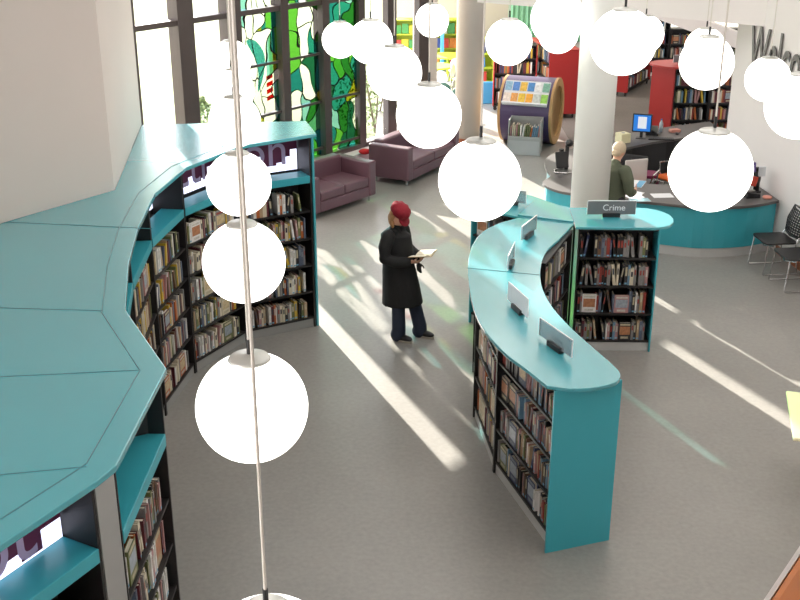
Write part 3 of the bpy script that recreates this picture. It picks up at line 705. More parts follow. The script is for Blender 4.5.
# ------------------------------------------------------------------ sofas
def sofa(x, y, dx, dy, L, label, grp='mauve sofas by the windows'):
    """(x,y) viewer-left front corner; local x along the front, y into the seat"""
    t = thing('sofa', label, 'sofa', (x, y, 0), math.atan2(dy, dx), grp)
    D = .80; A = .17
    B().box(A, L-A, .0, D-.02, .10, .27).build('base', LEATHER, t, bevel=.02)
    for s in (0, L-A): B().box(s, s+A, -.01, D, .10, .68).build('armrest', LEATHER, t, bevel=.03)
    B().box(A, L-A, D-.2, D, .20, .72).build('backrest', LEATHER, t, bevel=.035)
    n_ = 2; w = (L-2*A)/n_
    for k in range(n_): B().box(A+k*w+.004, A+(k+1)*w-.004, .0, D-.2, .27, .43).build('seat_cushion', LEATHER, t, bevel=.03)
    for cx in (.09, L-.09):
        for cy in (.08, D-.1): B().tube([(cx, cy, 0), (cx, cy, .10)], .018).build('leg', CHROME, t)
    return t
sofa(-1.35, 16.38, .635, .772, 1.50, 'mauve two-seat leather sofa nearer the camera, beside the teal end panel')
sofa(0.14, 18.28, .50, .866, 1.90, 'mauve leather sofa farther back beside the glazing, behind the globe lamp')
hat = tag(B().ball((0, 0, .045), (.11, .09, .05)).build('red_hat', mat('red_wool', (196, 40, 46), .9, var=.1, scale=60), None, (-0.62, 18.95, .4205), 0, True), 'small red woollen bundle on the window ledge between the sofas', 'hat')

# ------------------------------------------------------------------ globe lamps
GL = [(-.66, 4.37, 3.02), (-.94, 6.23, 3.03), (-1.24, 8.18, 2.96), (-1.59, 10.45, 2.93), (-1.87, 12.21, 2.88), (-2.11, 13.87, 2.93), (-.46, 3.11, 2.65), (.22, 8.31, 3.46), (-.05, 10.05, 3.47),
      (-.33, 12.55, 3.36), (-.82, 15.31, 2.96), (.48, 16.79, 3.02), (.48, 6.41, 3.49), (1.17, 12.01, 3.44), (1.46, 10.42, 3.9), (1.98, 14.0, 3.24), (1.69, 8.46, 3.99), (3.22, 14.73, 3.12), (2.84, 10.27, 3.52),
      (3.81, 13.93, 3.07), (1.87, 6.44, 3.54), (4.13, 12.39, 2.97), (3.02, 8.28, 3.54)]
GN = ['largest globe lamp in the left-hand row, in front of the grey floor', 'second globe lamp up the left-hand row, before the curved shelves', 'third globe lamp up the left-hand row, before the lilac letters',
      'fourth globe lamp up the left-hand row, level with the white teal top', 'fifth globe lamp up the left-hand row, before the clear window', 'farthest globe lamp of the left-hand row, highest in the picture',
      'globe lamp cut by the bottom picture edge, only its cap showing', 'large globe lamp hanging above the woman in front of the sofa', 'globe lamp just up and left of the one above the woman',
      'globe lamp in front of the right edge of the stained glass', 'small globe lamp in front of the stained glass, leftmost of its group', 'small lone globe lamp beside the warm grey column',
      'large globe lamp in front of the far arm of the island', 'globe lamp in front of the black trolley bookcase', 'globe lamp left of the white column, the larger of its overlapping pair', 'smaller globe lamp hidden below and behind the one left of the white column',
      'large globe lamp overlapping the top of the white column', 'smaller globe lamp peeping out right of the column lamp', 'globe lamp in front of the red shelving island, the lower of two', 'smaller globe lamp just above and behind the one by the red shelving',
      'large globe lamp in front of the enquiry desk', 'globe lamp directly under the Welcome letters', 'large globe lamp cut by the right edge of the picture']
gt = None
GRIM = mat('globe_fitting', (196, 196, 190), .35, metal=.4, var=0)
for i, ((x, y, z), lb) in enumerate(zip(GL, GN)):
    lab = 'lit white ' + lb if 'lit white' not in lb else lb
    if gt is None:
        t = gt = thing('globe_lamp', lab, 'lamp', (x, y, z), 0, 'lit globe pendant lamps')
        gl = B().ball((0, 0, 0), .25, seg=48).build('glass_globe', GLOBE, t, smooth=True)
        B().lathe([(0, .225), (.085, .229), (.095, .236), (.085, .248), (.03, .252), (.012, .262), (0, .262)], 32).build('ceiling_cap', GRIM, t, smooth=True)
        bpy.data.objects['ceiling_cap'].name = 'cap'
        B().tube([(0, 0, .255), (0, 0, .33)], .010, 10).build('cord_grip', BLK_PLASTIC, t)
        cd = B().tube([(0, 0, 0), (0, 0, 1)], .006, 8).build('cord', mat('silver_cord', (206, 200, 190), .5, var=0), t); cd.location = (0, 0, .33); cd.scale = (1, 1, 7.5-z-.33)
    else:
        t = copy_tree(gt); t.location = (x, y, z); t['label'] = lab
        for ch in [q for q in bpy.data.objects if q.parent == t]:
            if ch.name.startswith('cord') and not ch.name.startswith('cord_grip'): ch.scale = (1, 1, 7.5-z-.33)

# ------------------------------------------------------------------ rear children's library
gr = 'library books in the rear room'
kr = dict(height=1.45, depth=.33, rows=4, step=.33, first=.17, castors=True, palette=BRIGHT, group=gr, left_panel=RED, right_panel=RED)
bookcase((2.07, 24.45), (3.02, 24.4), 'trolley_bookcase', 'black bookcase on castors with red ends, behind the purple drum display', 'trolley behind the purple drum', **kr)
k2 = bookcase((2.98, 25.35), (3.20, 23.62), 'trolley_bookcase', 'long wheeled bookcase showing its broad red end left of the white column', 'trolley with broad red end', **{**kr, 'depth': .62})[0]
B().box(1.745, 1.77, -.02, .66, .1, 1.47).build('end_panel', RED, k2)
B().box(-.02, 1.77, -.02, .66, 1.45, 1.475).build('top_panel', RED, k2)
k3 = bookcase((5.36, 25.95), (6.25, 27.6), 'trolley_bookcase', 'wheeled bookcase with red end right of the white column', 'trolley right of white column', **{**kr, 'depth': .3, 'height': 1.3})[0]
B().box(-.02, .005, -.02, .34, .1, 1.32).build('end_panel', RED, k3)
kq = dict(height=1.47, depth=.33, rows=4, step=.335, palette=BRIGHT, group=gr)
q1 = bookcase((5.36, 21.46), (6.05, 21.42), 'red_island_bookcase', 'shelf bay of the red-topped island, nearer its red end panel', 'red island bay by end panel', **kq)[0]
bookcase((6.06, 21.42), (6.95, 21.52), 'red_island_bookcase', 'shelf bay of the red-topped island, farther right next to the wall edge', 'red island bay by wall', **kq)
adopt(B().prism([(4.97, 21.80), (5.33, 21.44), (5.355, 21.46), (5.355, 21.8), (5.0, 21.9)], 0, 1.47).build('end_panel', RED), q1)
tag(B().prism(smooth_path([(4.92, 21.86), (5.06, 21.55), (5.32, 21.37), (6.0, 21.36), (7.0, 21.42), (7.0, 22.2), (6.0, 22.3), (5.2, 22.2)], 4, True), 1.472, 1.51).build('worktop', RED, bevel=.004), 'curved glossy red top of the rear shelving island', 'worktop')
sign(5.55, 21.75, 1.512, math.radians(8), 'small grey sign holder standing on the red island top', None, .4, .14, GREYSIGN)
bkk = dict(height=2.0, depth=.33, rows=5, step=.35, first=.12, palette=BRIGHT, group=gr)
for x0, x1, lb in ((5.75, 6.9, 'left one, beside the globe lamps'), (6.93, 7.85, 'middle one, under the stair soffit'), (7.88, 8.8, 'right one, nearest the wall edge')):
    if x0 > 6: bkk['height'] = 1.2; bkk['rows'] = 3
    bookcase((x0, 28.6), (x1, 28.6), 'back_bookcase', 'black bookcase at the back of the library, '+lb, lb.split(',')[0]+' of rear bookcases', **bkk)
struct(B().box(7.2, 10.5, 31.9, 31.99, .4, 2.8).build('window_20', mat('bright_rear_window', (255, 250, 235), .4, var=0, emit=1.6)))  # glowing panel added for the brightness behind the stair soffit

# purple drum display with pale oak ring, lying on its side
dr = thing('drum_display', 'purple drum-shaped book display with pale oak ring and picture books on top', 'display', (2.62, 21.62, 0), math.radians(-19))
R_ = .64
Mx = Matrix.Translation((0, 0, R_)) @ Matrix.Rotation(PI/2, 4, 'Y')
B().lathe([(R_, -.50), (R_, .46), (R_-.045, .46), (R_-.045, -.50), (R_, -.50)], 56, Mx).build('drum_shell', PURPLE, dr, smooth=False)
B().lathe([(R_+.005, .46), (R_+.005, .51), (R_-.15, .51), (R_-.15, .46), (R_+.005, .46)], 56, Mx).build('oak_ring', OAK, dr)
B().lathe([(R_+.005, -.55), (R_+.005, -.50), (R_-.15, -.50), (R_-.15, -.55), (R_+.005, -.55)], 56, Mx).build('oak_ring', OAK, dr)
# sloping display face cut into the drum front: rack with two rows of covers
a0 = math.radians(40)
Mr = Matrix.Translation((0, -(R_+.012)*math.cos(a0), R_+(R_+.012)*math.sin(a0))) @ Matrix.Rotation(-(PI/2-a0)-.0, 4, 'X') @ Matrix.Rotation(PI, 4, 'X')
Mr = Matrix.Translation((0, -(R_+.02)*math.cos(a0), R_+(R_+.02)*math.sin(a0))) @ Matrix.Rotation(PI/2-a0, 4, 'X')
B().box(-.46, .42, -.26, .25, -.04, -.0).build('display_rack', PAPER, dr, Matrix and None) if False else None
rk = B(); rk.box(-.46, .42, -.25, .25, -.03, .0, Mr); rk.box(-.46, .42, -.27, -.24, -.03, .06, Mr); rk.build('display_rack', PAPER, dr)
drm = Matrix.Translation((2.62, 21.62, 0)) @ Matrix.Rotation(math.radians(-19), 4, 'Z')
cc = [(150, 190, 215), (90, 140, 210), (235, 190, 80), (80, 140, 200), (236, 236, 236), (130, 180, 160), (240, 225, 215), (225, 160, 90), (235, 195, 70), (240, 170, 60), (200, 205, 200), (150, 200, 90)]
cn = ['pale blue', 'mid blue', 'amber', 'blue', 'white', 'sea green', 'cream', 'orange', 'yellow', 'golden orange', 'light grey', 'lime green']
for i in range(12):
    r, k = divmod(i, 6); w = .13
    x = -.385+k*.147; y0 = (.03 if r == 0 else -.22)
    b_ = B(); b_.box(x-w/2, x+w/2, y0, y0+.19, .002+.008*r, .008+.008*r, drm @ Mr)
    o = b_.build('picture_book', mat('cover_%d' % i, cc[i], .35, var=.6, scale=22))
    tag(o, '%s picture book, %s from the left in the %s row on the purple drum' % (cn[i], ORD[k], 'upper' if r == 0 else 'lower'), 'book', 'picture books on the purple drum')
kio = thing('book_browser', 'low grey two-tier children\'s book bin standing before the purple drum', 'book bin', (2.05, 20.55, 0), math.radians(-13))
for s in (0, .60): B().box(s, s+.02, 0, .45, 0, .66).build('side_panel', GREYP, kio, bevel=.003)
B().box(.02, .60, .02, .43, .0, .28).build('lower_box', mat('light_grey_front', (176, 176, 176), .5), kio)
B().box(.02, .60, .0, .02, .28, .36).box(.02, .60, .42, .44, .28, .66).box(.02, .6, .02, .42, .28, .30).build('tray', GREYP, kio)
for k in range(15):
    x = .045+k*.037
    BOOKS.append(dict(root=kio, x=x, y=.06, z=.301, w=.022, h=random.uniform(.22, .3), d=.2, c=random.choice(['sky blue', 'orange', 'white', 'mustard yellow', 'olive green', 'pale cream', 'dusty pink']), tilt=.12 if k > 5 else 0,
                      row=1, k=k, where='grey bin before the purple drum', group='picture books in the grey bin', kind='spine', single=True))

# lime shelving with face-out covers (left of the trolley bookcase) and the far shelving seen past the column
def lime_shelf(x, y, w, rows, label, h=1.4):
    t = thing('lime_bookshelf', label, 'bookshelf', (x, y, 0), 0, 'lime green shelving in the children\'s area')
    B().box(0, w, .3, .32, 0, h).build('back_panel', LIME, t)
    for s in (0, w-.03): B().box(s, s+.03, 0, .3, 0, h).build('side_panel', LIME, t)
    for r in range(rows+1):
        z = .08+r*(h-.12)/rows
        B().box(.03, w-.03, 0, .3, z, z+.03).build('shelf', LIME, t)
    names = {'red': (214, 70, 60), 'yellow': (236, 208, 60), 'blue': (70, 150, 220), 'pink': (228, 140, 160), 'white': (235, 235, 235), 'dark blue': (50, 70, 130), 'green': (70, 150, 80), 'orange': (236, 140, 60)}
    for r in range(rows):
        z = .115+r*(h-.12)/rows; x_ = .05; k = 0
        while x_+.2 < w-.02:
            c = random.choice(list(names)); ww = random.uniform(.17, .21); hh = min((h-.12)/rows-.06, random.uniform(.2, .28))
            M_ = Matrix.Translation((x+x_+ww/2, y+.06, z)) @ Matrix.Rotation(-.15, 4, 'X')
            o = B().box(-ww/2, ww/2, 0, .015, 0, hh, M_).build('picture_book', mat('bright_%s' % c.replace(' ', '_'), names[c], .4, var=.3, scale=12))
            tag(o, '%s face-out picture book, %s from left, %s shelf up, %s' % (c, ORD[k], ORD[r], label.split(',')[0].replace(' with colourful covers', '')), 'book', 'face-out picture books in the children\'s area')
            x_ += ww+.02; k += 1
    return t
lime_shelf(1.55, 25.55, .62, 4, 'lime shelf unit with colourful covers, left of the black trolley bookcase', 1.42)
lime_shelf(-.2, 30.0, 2.4, 3, 'far lime shelving, seen past the warm grey column', 1.25)
tag(B().box(-.04, .04, -.3, .3, 0, 1.3).build('shelf_end', mat('sky_blue_laminate', (86, 170, 226), .5), None, (1.12, 29.65, 0), 0, bevel=.01), 'bright blue upright panel of the far lime shelving', 'panel')
tag(B().box(-.25, .25, -.05, .05, 0, .5).build('display_bin', mat('sky_blue_laminate', (86, 170, 226)), None, (1.92, 25.2, 0), .2, bevel=.02), 'small bright blue display block at the foot of the lime shelf unit', 'display')
for i, (x, y, lb) in enumerate([(1.22, 28.2, 'farther round lime green table in the children\'s area'), (.82, 26.7, 'nearer round lime green table in the children\'s area')]):
    t = thing('children_table', lb, 'table', (x, y, 0), 0, 'lime tables in the children\'s area')
    B().lathe([(0, .57), (.45, .57), (.46, .59), (.45, .61), (0, .61)], 32).build('tabletop', LIME, t)
    B().tube([(0, 0, .02), (0, 0, .57)], .04).build('pedestal', LIME, t); B().lathe([(0, 0), (.25, 0), (.25, .015), (0, .03)], 24).build('base', LIME, t)
def kid_chair(x, y, rz, m, lb):
    t = thing('children_chair', lb, 'chair', (x, y, 0), rz, 'small chairs in the children\'s area')
    B().ball((0, 0, .33), (.18, .17, .035)).build('seat', m, t, smooth=True)
    B().ball((0, .17, .50), (.17, .035, .17)).build('backrest', m, t, smooth=True)
    for sx in (-1, 1):
        for sy in (-1, 1): B().tube([(sx*.11, sy*.1, .32), (sx*.16, sy*.16, 0)], .012, 8).build('leg', CHROME, t)
GRN = mat('dark_green_plastic', (46, 84, 74), .35)
WPL = mat('white_plastic', (228, 230, 228), .35)
kid_chair(1.05, 25.8, 2.6, WPL, 'white child chair beside the nearer lime table')
kid_chair(1.42, 26.5, 1.2, WPL, 'white child chair between the two lime tables')
kid_chair(1.38, 27.6, 3.3, WPL, 'white child chair at the farther lime table')
kid_chair(.98, 24.4, 3.0, GRN, 'dark green child chair, left of the pair by the grey column')
kid_chair(1.28, 23.9, 3.1, GRN, 'dark green child chair, right of the pair by the grey column')
for x, z, w, h, c, lb in ((1.02, 2.35, .34, .5, (236, 160, 90), 'orange notice on the cream back wall'), (1.62, 2.1, .5, .75, (238, 226, 220), 'white and red notice on the cream back wall')):
    t = thing('poster', lb, 'poster', (x, 31.98, z), 0)
    B().box(-w/2, w/2, -.006, 0, 0, h).build('poster_sheet', mat('notice_%d' % int(w*100), c, .6), t)
    B().box(-w/2+.04, w/2-.04, -.008, -.0065, h-.12, h-.04).box(-w/2+.04, w/2-.04, -.008, -.0065, .03, .06).build('printed_band', mat('notice_red', (196, 70, 66), .6), t)
cu = B()
pts = []
for i in range(73): pts.append((i*.03, .035*math.sin(i*1.5)))
inn = offset(pts, .012)
for i in range(72): cu.prism([pts[i], pts[i+1], inn[i+1], inn[i]], 0, 2.4)
tag(cu.build('curtain', mat('mint_green_fabric', (128, 180, 150), .8), None, (2.75, 28.45, .9), 0), 'mint green pleated curtain behind the globes at the top', 'curtain')

# cream table at the right edge of the picture and the wooden balcony handrail at the corner
tb = thing('cream_table', 'pale cream tabletop just showing at the right edge of the picture', 'table', (3.9, 8.5, 0), math.radians(-14.5))
B().box(-.48, .5, -.46, .46, .71, .74).build('tabletop', mat('pale_cream_laminate', (240, 232, 190), .35, var=.02), tb, bevel=.01)
for sx in (-1, 1):
    for sy in (-1, 1): B().tube([(.03+sx*.2, sy*.3, 0), (.03+sx*.2, sy*.3, .71)], .02).build('leg', CHROME, tb)
rl = thing('handrail', 'orange wooden handrail with a white edge at the bottom right corner', 'handrail', (.345, .95, 4.46), math.atan2(.11, .08))
B().box(-.3, .9, -.16, -.006, -.06, .04).build('wooden_rail', ORANGEWOOD, rl, bevel=.01)
B().box(-.3, .9, -.006, .0, -.06, .035).build('white_edge', WHITE, rl)

# ------------------------------------------------------------------ people
COAT = mat('black_wool', (24, 24, 25), .85, var=.15, scale=50, bump=.1)
DENIM = mat('dark_denim', (38, 46, 66), .8, var=.15, scale=60)
SKIN = mat('skin', (214, 164, 138), .5, var=.02)
def blob_limb(b, pts, rad, seg=14):
    """overlapping closed pieces, fused later by the voxel remesh"""
    P_ = [Vector(p) for p in pts]
    b.tube(P_, rad, seg)
    for p, r in zip(P_, rad):
        r = r if isinstance(r, tuple) else (r, r)
        if max(r) < .12: b.ball(p, min(r)*.98, seg=12)
def hand(b, wrist, dirv, side, palm, curl=.5, s=1.0):
    """five fingers; dirv = along the hand, palm = palm normal, side = towards the thumb"""
    d = Vector(dirv).normalized(); n = Vector(palm).normalized(); t = Vector(side).normalized(); w = Vector(wrist)
    M = Matrix((d, t, n)).transposed().to_4x4()
    b.ball(w+d*.045*s, (.048*s, .038*s, .015*s), M, 12)
    for k, (o, ln) in enumerate(((.027, .068), (.009, .076), (-.009, .07), (-.026, .055))):
        p0 = w+d*.07*s+t*o*s
        d1 = (d*math.cos(curl)+n*math.sin(curl)); d2 = (d*math.cos(curl*2)+n*math.sin(curl*2))
        p1 = p0+d1*ln*.5*s; p2 = p1+d2*ln*.5*s
        b.tube([p0-d*.02*s, p0, p1, p2], [.0085*s, .0085*s, .0078*s, .0065*s], 8); b.ball(p2, .0065*s, seg=8)
    q = w+d*.02*s+t*.03*s; q1 = q+(d*.6+t*.7+n*.2)*.035*s; q2 = q1+(d*.9+n*.4+t*.1)*.03*s
    b.tube([w+d*.015*s, q, q1, q2], [.012*s, .011*s, .0095*s, .008*s], 8); b.ball(q2, .008*s, seg=8)
def head(b, c, f, up, s=1.0):
    """c centre of skull, f facing direction, up; returns frame matrix"""
    f = Vector(f).normalized(); up = Vector(up).normalized(); l = up.cross(f).normalized(); up = f.cross(l)
    M = Matrix((f, l, up)).transposed().to_4x4(); c = Vector(c)
    g = lambda x, y, z: c+f*x*s+l*y*s+up*z*s
    b.ball(c, (.098*s, .077*s, .108*s), M, 20)
    b.ball(g(.025, 0, -.055), (.066*s, .056*s, .066*s), M, 16)       # jaw
    b.ball(g(.062, 0, -.100), (.022*s, .022*s, .018*s), M, 10)       # chin
    b.ball(g(.098, 0, -.03), (.016*s, .011*s, .022*s), M, 10)        # nose
    for q in (-1, 1):
        b.ball(g(-.005, q*.077, -.03), (.017*s, .009*s, .028*s), M, 10)
        b.ball(g(.072, q*.033, .012), (.014*s, .02*s, .01*s), M, 8)
    b.ball(g(.085, 0, -.068), (.012*s, .022*s, .008*s), M, 8)
    return g, M
def face_bits(g, M, root, s=1.0):
    for q in (-1, 1): B().ball(g(.086, q*.032, -.006), (.007*s, .013*s, .006*s), M, 10).build('eye', mat('eye_dark', (40, 34, 32), .3, var=0), root)
    B().ball(g(.0955, 0, -.069), (.005*s, .02*s, .006*s), M, 10).build('lips', mat('lip_red', (176, 96, 92), .5, var=0), root)

# woman reading; local +x is the way she faces, y to her left
wb = B()
blob_limb(wb, [(-.01, 0, .92), (-.01, 0, 1.08), (-.03, 0, 1.25), (-.035, 0, 1.33)], [(.07, .11), (.07, .10), (.07, .12), (.05, .12)])
blob_limb(wb, [(-.035, 0, 1.33), (-.03, 0, 1.40), (-.02, 0, 1.46)], [.055, .05, .05])
g, HM = head(wb, (.0, 0, 1.53), (.80, 0, -.60), (.60, 0, .80))
for s in (-1, 1):
    fx = .23 if s > 0 else .07
    blob_limb(wb, [(0, s*.09, .92), (.03+fx*.5, s*.105, .5), (fx+.005, s*.115, .10)], [.06, .045, .035])
    blob_limb(wb, [(-.03, s*.17, 1.32), (-.03, s*.23, 1.07), (.20, s*.13, 1.03), (.25, s*.105, 1.04)], [.035, .03, .026, .026])
hand(wb, (.25, .105, 1.04), (.75, -.45, .2), (.3, .6, .6), (.2, -.2, .9), .45)
hand(wb, (.25, -.105, 1.03), (.75, .45, .1), (.3, -.6, .6), (.2, .2, .9), .45)
woman = wb.build('person', SKIN, None, (-0.02, 12.0, 0), math.radians(-32), remesh=.0075)
woman.scale = (.97, .97, .97)
tag(woman, 'person in black coat and red cap, standing and reading an open book', 'person')
face_bits(g, HM, woman)
cb = B()
blob_limb(cb, [(-.03, 0, 1.36), (-.035, 0, 1.30), (-.015, 0, 1.15), (-.01, 0, 1.0), (.01, 0, .86), (.04, 0, .64), (.06, 0, .44)],
          [(.09, .11), (.125, .20), (.155, .20), (.155, .19), (.175, .215), (.20, .24), (.215, .265)], 24)
for s in (-1, 1):
    blob_limb(cb, [(-.035, s*.165, 1.32), (-.045, s*.225, 1.20), (-.03, s*.245, 1.07), (.09, s*.20, 1.03), (.205, s*.13, 1.03)], [.082, .08, .075, .068, .06])
    cb.tube([(-.06, 0, 1.40), (-.05, s*.06, 1.42), (.02, s*.07, 1.39), (.10, s*.025, 1.28), (.125, s*.03, 1.16)], [.022, .024, .024, .022, .012], 8)
coat = cb.build('coat', COAT, woman, remesh=.011)
cd_ = B()
for z in (1.16, 1.06, .94, .82, .7): cd_.ball((.135+(1.1-z)*.10, -.02, z), .012, seg=8)
cd_.build('coat_buttons', BLK_PLASTIC, coat)
tr = B()
for s in (-1, 1):
    fx = .23 if s > 0 else .07
    blob_limb(tr, [(.03, s*.09, .62), (.03+fx*.5, s*.105, .48), (fx+.01, s*.115, .14), (fx, s*.12, .07)], [.09, .082, .085, .095])
tr.build('trousers', DENIM, woman, remesh=.011)
for s in (-1, 1):
    fx = .23 if s > 0 else .07
    sh = B(); sh.ball((fx+.07, s*.125, .048), (.135, .048, .042)).ball((fx-.02, s*.125, .06), (.06, .045, .05))
    so = sh.build('shoe', BLK_PLASTIC, woman, smooth=True)
    B().lathe([(0, .004), (1, .004), (1.02, .02), (1, .026), (0, .026)], 24, Matrix.Translation((fx+.06, s*.125, 0)) @ Matrix.Diagonal((.145, .05, 1, 1))).build('shoe_sole', mat('pale_sole', (176, 170, 156), .6), so)
# hair and cap
hb = B()
for a in range(-4, 5):
    an = PI+a*.36
    p = g(-.02+.075*math.cos(an), .078*math.sin(an), .02); 
    q = g(-.012+.066*math.cos(an), .074*math.sin(an), -.055)
    hb.tube([p, q, (q.x+.012, q.y*1.05, q.z-.05), (q.x+.03, q.y*1.1, q.z-.095)], [.028, .032, .032, .016], 8)
hb.build('hair', mat('dark_blonde_hair', (168, 126, 84), .6, var=.25, scale=50), woman, remesh=.008)
cpb = B()
cpb.ball(g(-.02, 0, .085), (.128, .125, .078), HM, 24)
cpb.ball(g(-.01, 0, .045), (.115, .10, .045), HM, 20)
for k in range(8):
    an = k*PI/4; cpb.ball(g(-.02+.085*math.cos(an), .085*math.sin(an), .085), (.05, .045, .06), HM, 12)
cpo = cpb.build('cap', mat('crimson_wool', (132, 20, 36), .9, var=.15, scale=40, bump=.2), woman, remesh=.007)
br = B(); bpth = []
for k in range(9):
    an = -1.15+k*2.3/8
    bpth.append((an, 1))
T = Matrix.Translation(g(.085, 0, .022)) @ HM @ Matrix.Rotation(.35, 4, 'Y')
br.lathe([(0, -.006), (1, -.006), (1.02, 0), (1, .006), (0, .006)], 28, T @ Matrix.Diagonal((.078, .095, 1, 1)))
br.build('cap_brim', MATS['crimson_wool'], cpo, smooth=True)
# the book she holds
bo_ = thing('open_book', 'open hardback book held in the hands of the reading person', 'book', (0, 0, 0))
MB_ = Matrix.Translation((-0.02, 12.0, 0)) @ Matrix.Rotation(math.radians(-32), 4, 'Z') @ Matrix.Scale(.97, 4)
bo_.matrix_world = MB_ @ Matrix.Translation((.345, 0, 1.085)) @ Matrix.Rotation(math.radians(-12), 4, 'Y')
cv = B(); pg = B()
for s in (-1, 1):
    RM = Matrix.Rotation(s*math.radians(17), 4, 'X')
    cv.box(-.115, .115, 0 if s > 0 else -.155, .155 if s > 0 else 0, -.004, 0, RM)
    prof = [(.001, .003), (.03, .02), (.08, .02), (.148, .004), (.148, .0005), (.001, .0005)]
    poly = [(s*a, z) for a, z in prof]
    pg.prism(poly, -.108, .108, RM @ Matrix(((0, 0, 1, 0), (1, 0, 0, 0), (0, 1, 0, 0), (0, 0, 0, 1))))
cv.build('cover', mat('tan_book_cover', (190, 160, 112), .6), bo_); pg.build('pages', mat('ivory_pages', (236, 228, 206), .7, var=.03), bo_)
gl_ = B(); hand(gl_, (0, 0, 0), (0, 0, -1), (1, 0, 0), (0, 1, 0), .25)
glo = gl_.build('glove', BLK_PLASTIC, None, remesh=.006)
glo.matrix_world = MB_ @ Matrix.Translation((.30, -.02, 1.015))
tag(glo, 'black glove dangling from the hand under the open book', 'glove')

# customer at the desk, seen from behind, facing away and to the right
JUMPER = mat('olive_knit', (92, 98, 80), .9, var=.1, scale=60, bump=.15)
mb = B()
blob_limb(mb, [(0, 0, .95), (0, 0, 1.15), (0, 0, 1.38)], [(.08, .11), (.08, .11), (.06, .11)])
blob_limb(mb, [(0, 0, 1.38), (.03, 0, 1.47), (.045, 0, 1.53)], [.06, .055, .055])
g2, HM2 = head(mb, (.075, 0, 1.60), (.86, 0, -.50), (.50, 0, .86))
for s in (-1, 1):
    blob_limb(mb, [(0, s*.09, .95), (.01, s*.10, .5), (-.01, s*.10, .09)], [.06, .05, .04])
    blob_limb(mb, [(.0, s*.19, 1.37), (.02, s*.235, 1.12), (.26, s*.15, 1.02), (.33, s*.12, 1.03)], [.04, .035, .03, .028])
    hand(mb, (.33, s*.12, 1.03), (.8, -s*.45, .1), (.2, 0, .9), (.2, -s*.9, 0), .5)
CX, CY, CA = 2.91, 14.50, math.radians(40)
man = mb.build('person', SKIN, None, (CX, CY, 0), CA, remesh=.0085)
tag(man, 'person with short grey-blond hair in an olive jumper, holding papers at the enquiry desk', 'person')
face_bits(g2, HM2, man)
jb = B()
blob_limb(jb, [(0, 0, 1.43), (-.01, 0, 1.37), (0, 0, 1.22), (.0, 0, 1.05), (-.005, 0, .92), (0, 0, .84)], [(.08, .10), (.12, .21), (.145, .22), (.145, .20), (.155, .215), (.15, .21)], 24)
for s in (-1, 1):
    blob_limb(jb, [(-.005, s*.19, 1.37), (.0, s*.245, 1.25), (.02, s*.255, 1.11), (.14, s*.205, 1.04), (.25, s*.155, 1.02)], [.085, .08, .072, .062, .05])
jb.build('jumper', JUMPER, man, remesh=.012)
tb_ = B()
for s in (-1, 1): blob_limb(tb_, [(0, s*.09, .90), (.01, s*.10, .5), (-.01, s*.10, .06)], [.115, .09, .085])
tb_.build('trousers', mat('dark_trousers', (52, 52, 56), .8), man, remesh=.013)
for s in (-1, 1): B().ball((.06, s*.10, .045), (.14, .05, .045)).build('shoe', BLK_PLASTIC, man, smooth=True)
h2 = B(); h2.ball(g2(-.022, 0, .022), (.103, .088, .105), HM2, 20); h2.ball(g2(-.045, 0, -.04), (.07, .074, .06), HM2, 16)
h2.build('hair', mat('grey_blond_hair', (196, 178, 152), .7, var=.15, scale=60), man, smooth=True)
MC = Matrix.Translation((CX, CY, 0)) @ Matrix.Rotation(CA, 4, 'Z')
le = thing('leaflet', 'pale blue and white leaflet held up by the person in the olive jumper', 'leaflet'); le.matrix_world = MC @ Matrix.Translation((.44, -.02, 1.07)) @ Matrix.Rotation(-.25, 4, 'Y') @ Matrix.Rotation(.3, 4, 'Z')
B().box(-.09, .11, -.13, .11, 0, .003).build('leaflet_sheet', PAPER, le)
B().box(-.085, .105, -.125, -.03, .0032, .0045).build('blue_print', mat('leaflet_blue', (110, 170, 205), .5), le)

# ------------------------------------------------------------------ books: the 300 that show largest are things of their own
bpy.context.view_layer.update()
cam_loc = Vector((0, 0, 5.3)); TH = math.radians(22)
def project(p):
    d = p.y*math.cos(TH)-(p.z-5.3)*math.sin(TH)
    if d < .1: return None
    return (400+1100*p.x/d, 300-1100*(p.y*math.sin(TH)+(p.z-5.3)*math.cos(TH))/d, d)
dg = bpy.context.evaluated_depsgraph_get()
PASS = ('glass_pane', 'stained_glass')
def seen(p):
    o = cam_loc; dirv = (p-o); L = dirv.length; dirv.normalize(); start = o+dirv*2.2
    hit, loc, nrm, idx, ob, mw = scene.ray_cast(dg, start, dirv, distance=L-2.2-.03)
    return not hit
for b_ in BOOKS:
    root = b_['root']; M = root.matrix_world
    b_['M'] = M @ Matrix.Translation((b_['x'], b_['y'], b_['z'])) @ Matrix.Rotation(b_['tilt'], 4, 'Y')
    cpt = b_['M'] @ Vector((0, -.01, b_['h']*.55))
    pr = project(cpt); b_['vis'] = 0
    tocam = (cam_loc-cpt).normalized(); n_ = (M.to_3x3() @ Vector((0, -1, 0))).normalized()
    if pr and -8 < pr[0] < 808 and -8 < pr[1] < 608:
        f = max(.08, abs(n_.dot(tocam)))
        area = b_['w']*b_['h']*f*(1100/pr[2])**2
        s_ = sum(seen(b_['M'] @ Vector((dx*b_['w'], -.012, b_['h']*fz))) for dx, fz in ((0, .25), (0, .6), (-.3, .93), (.3, .93), (0, 1.02)))
        b_['vis'] = area*s_/5
BOOKS.sort(key=lambda q: -q['vis'])
single = [q for q in BOOKS if q['vis'] > 0][:298]
rest = BOOKS[len(single):]
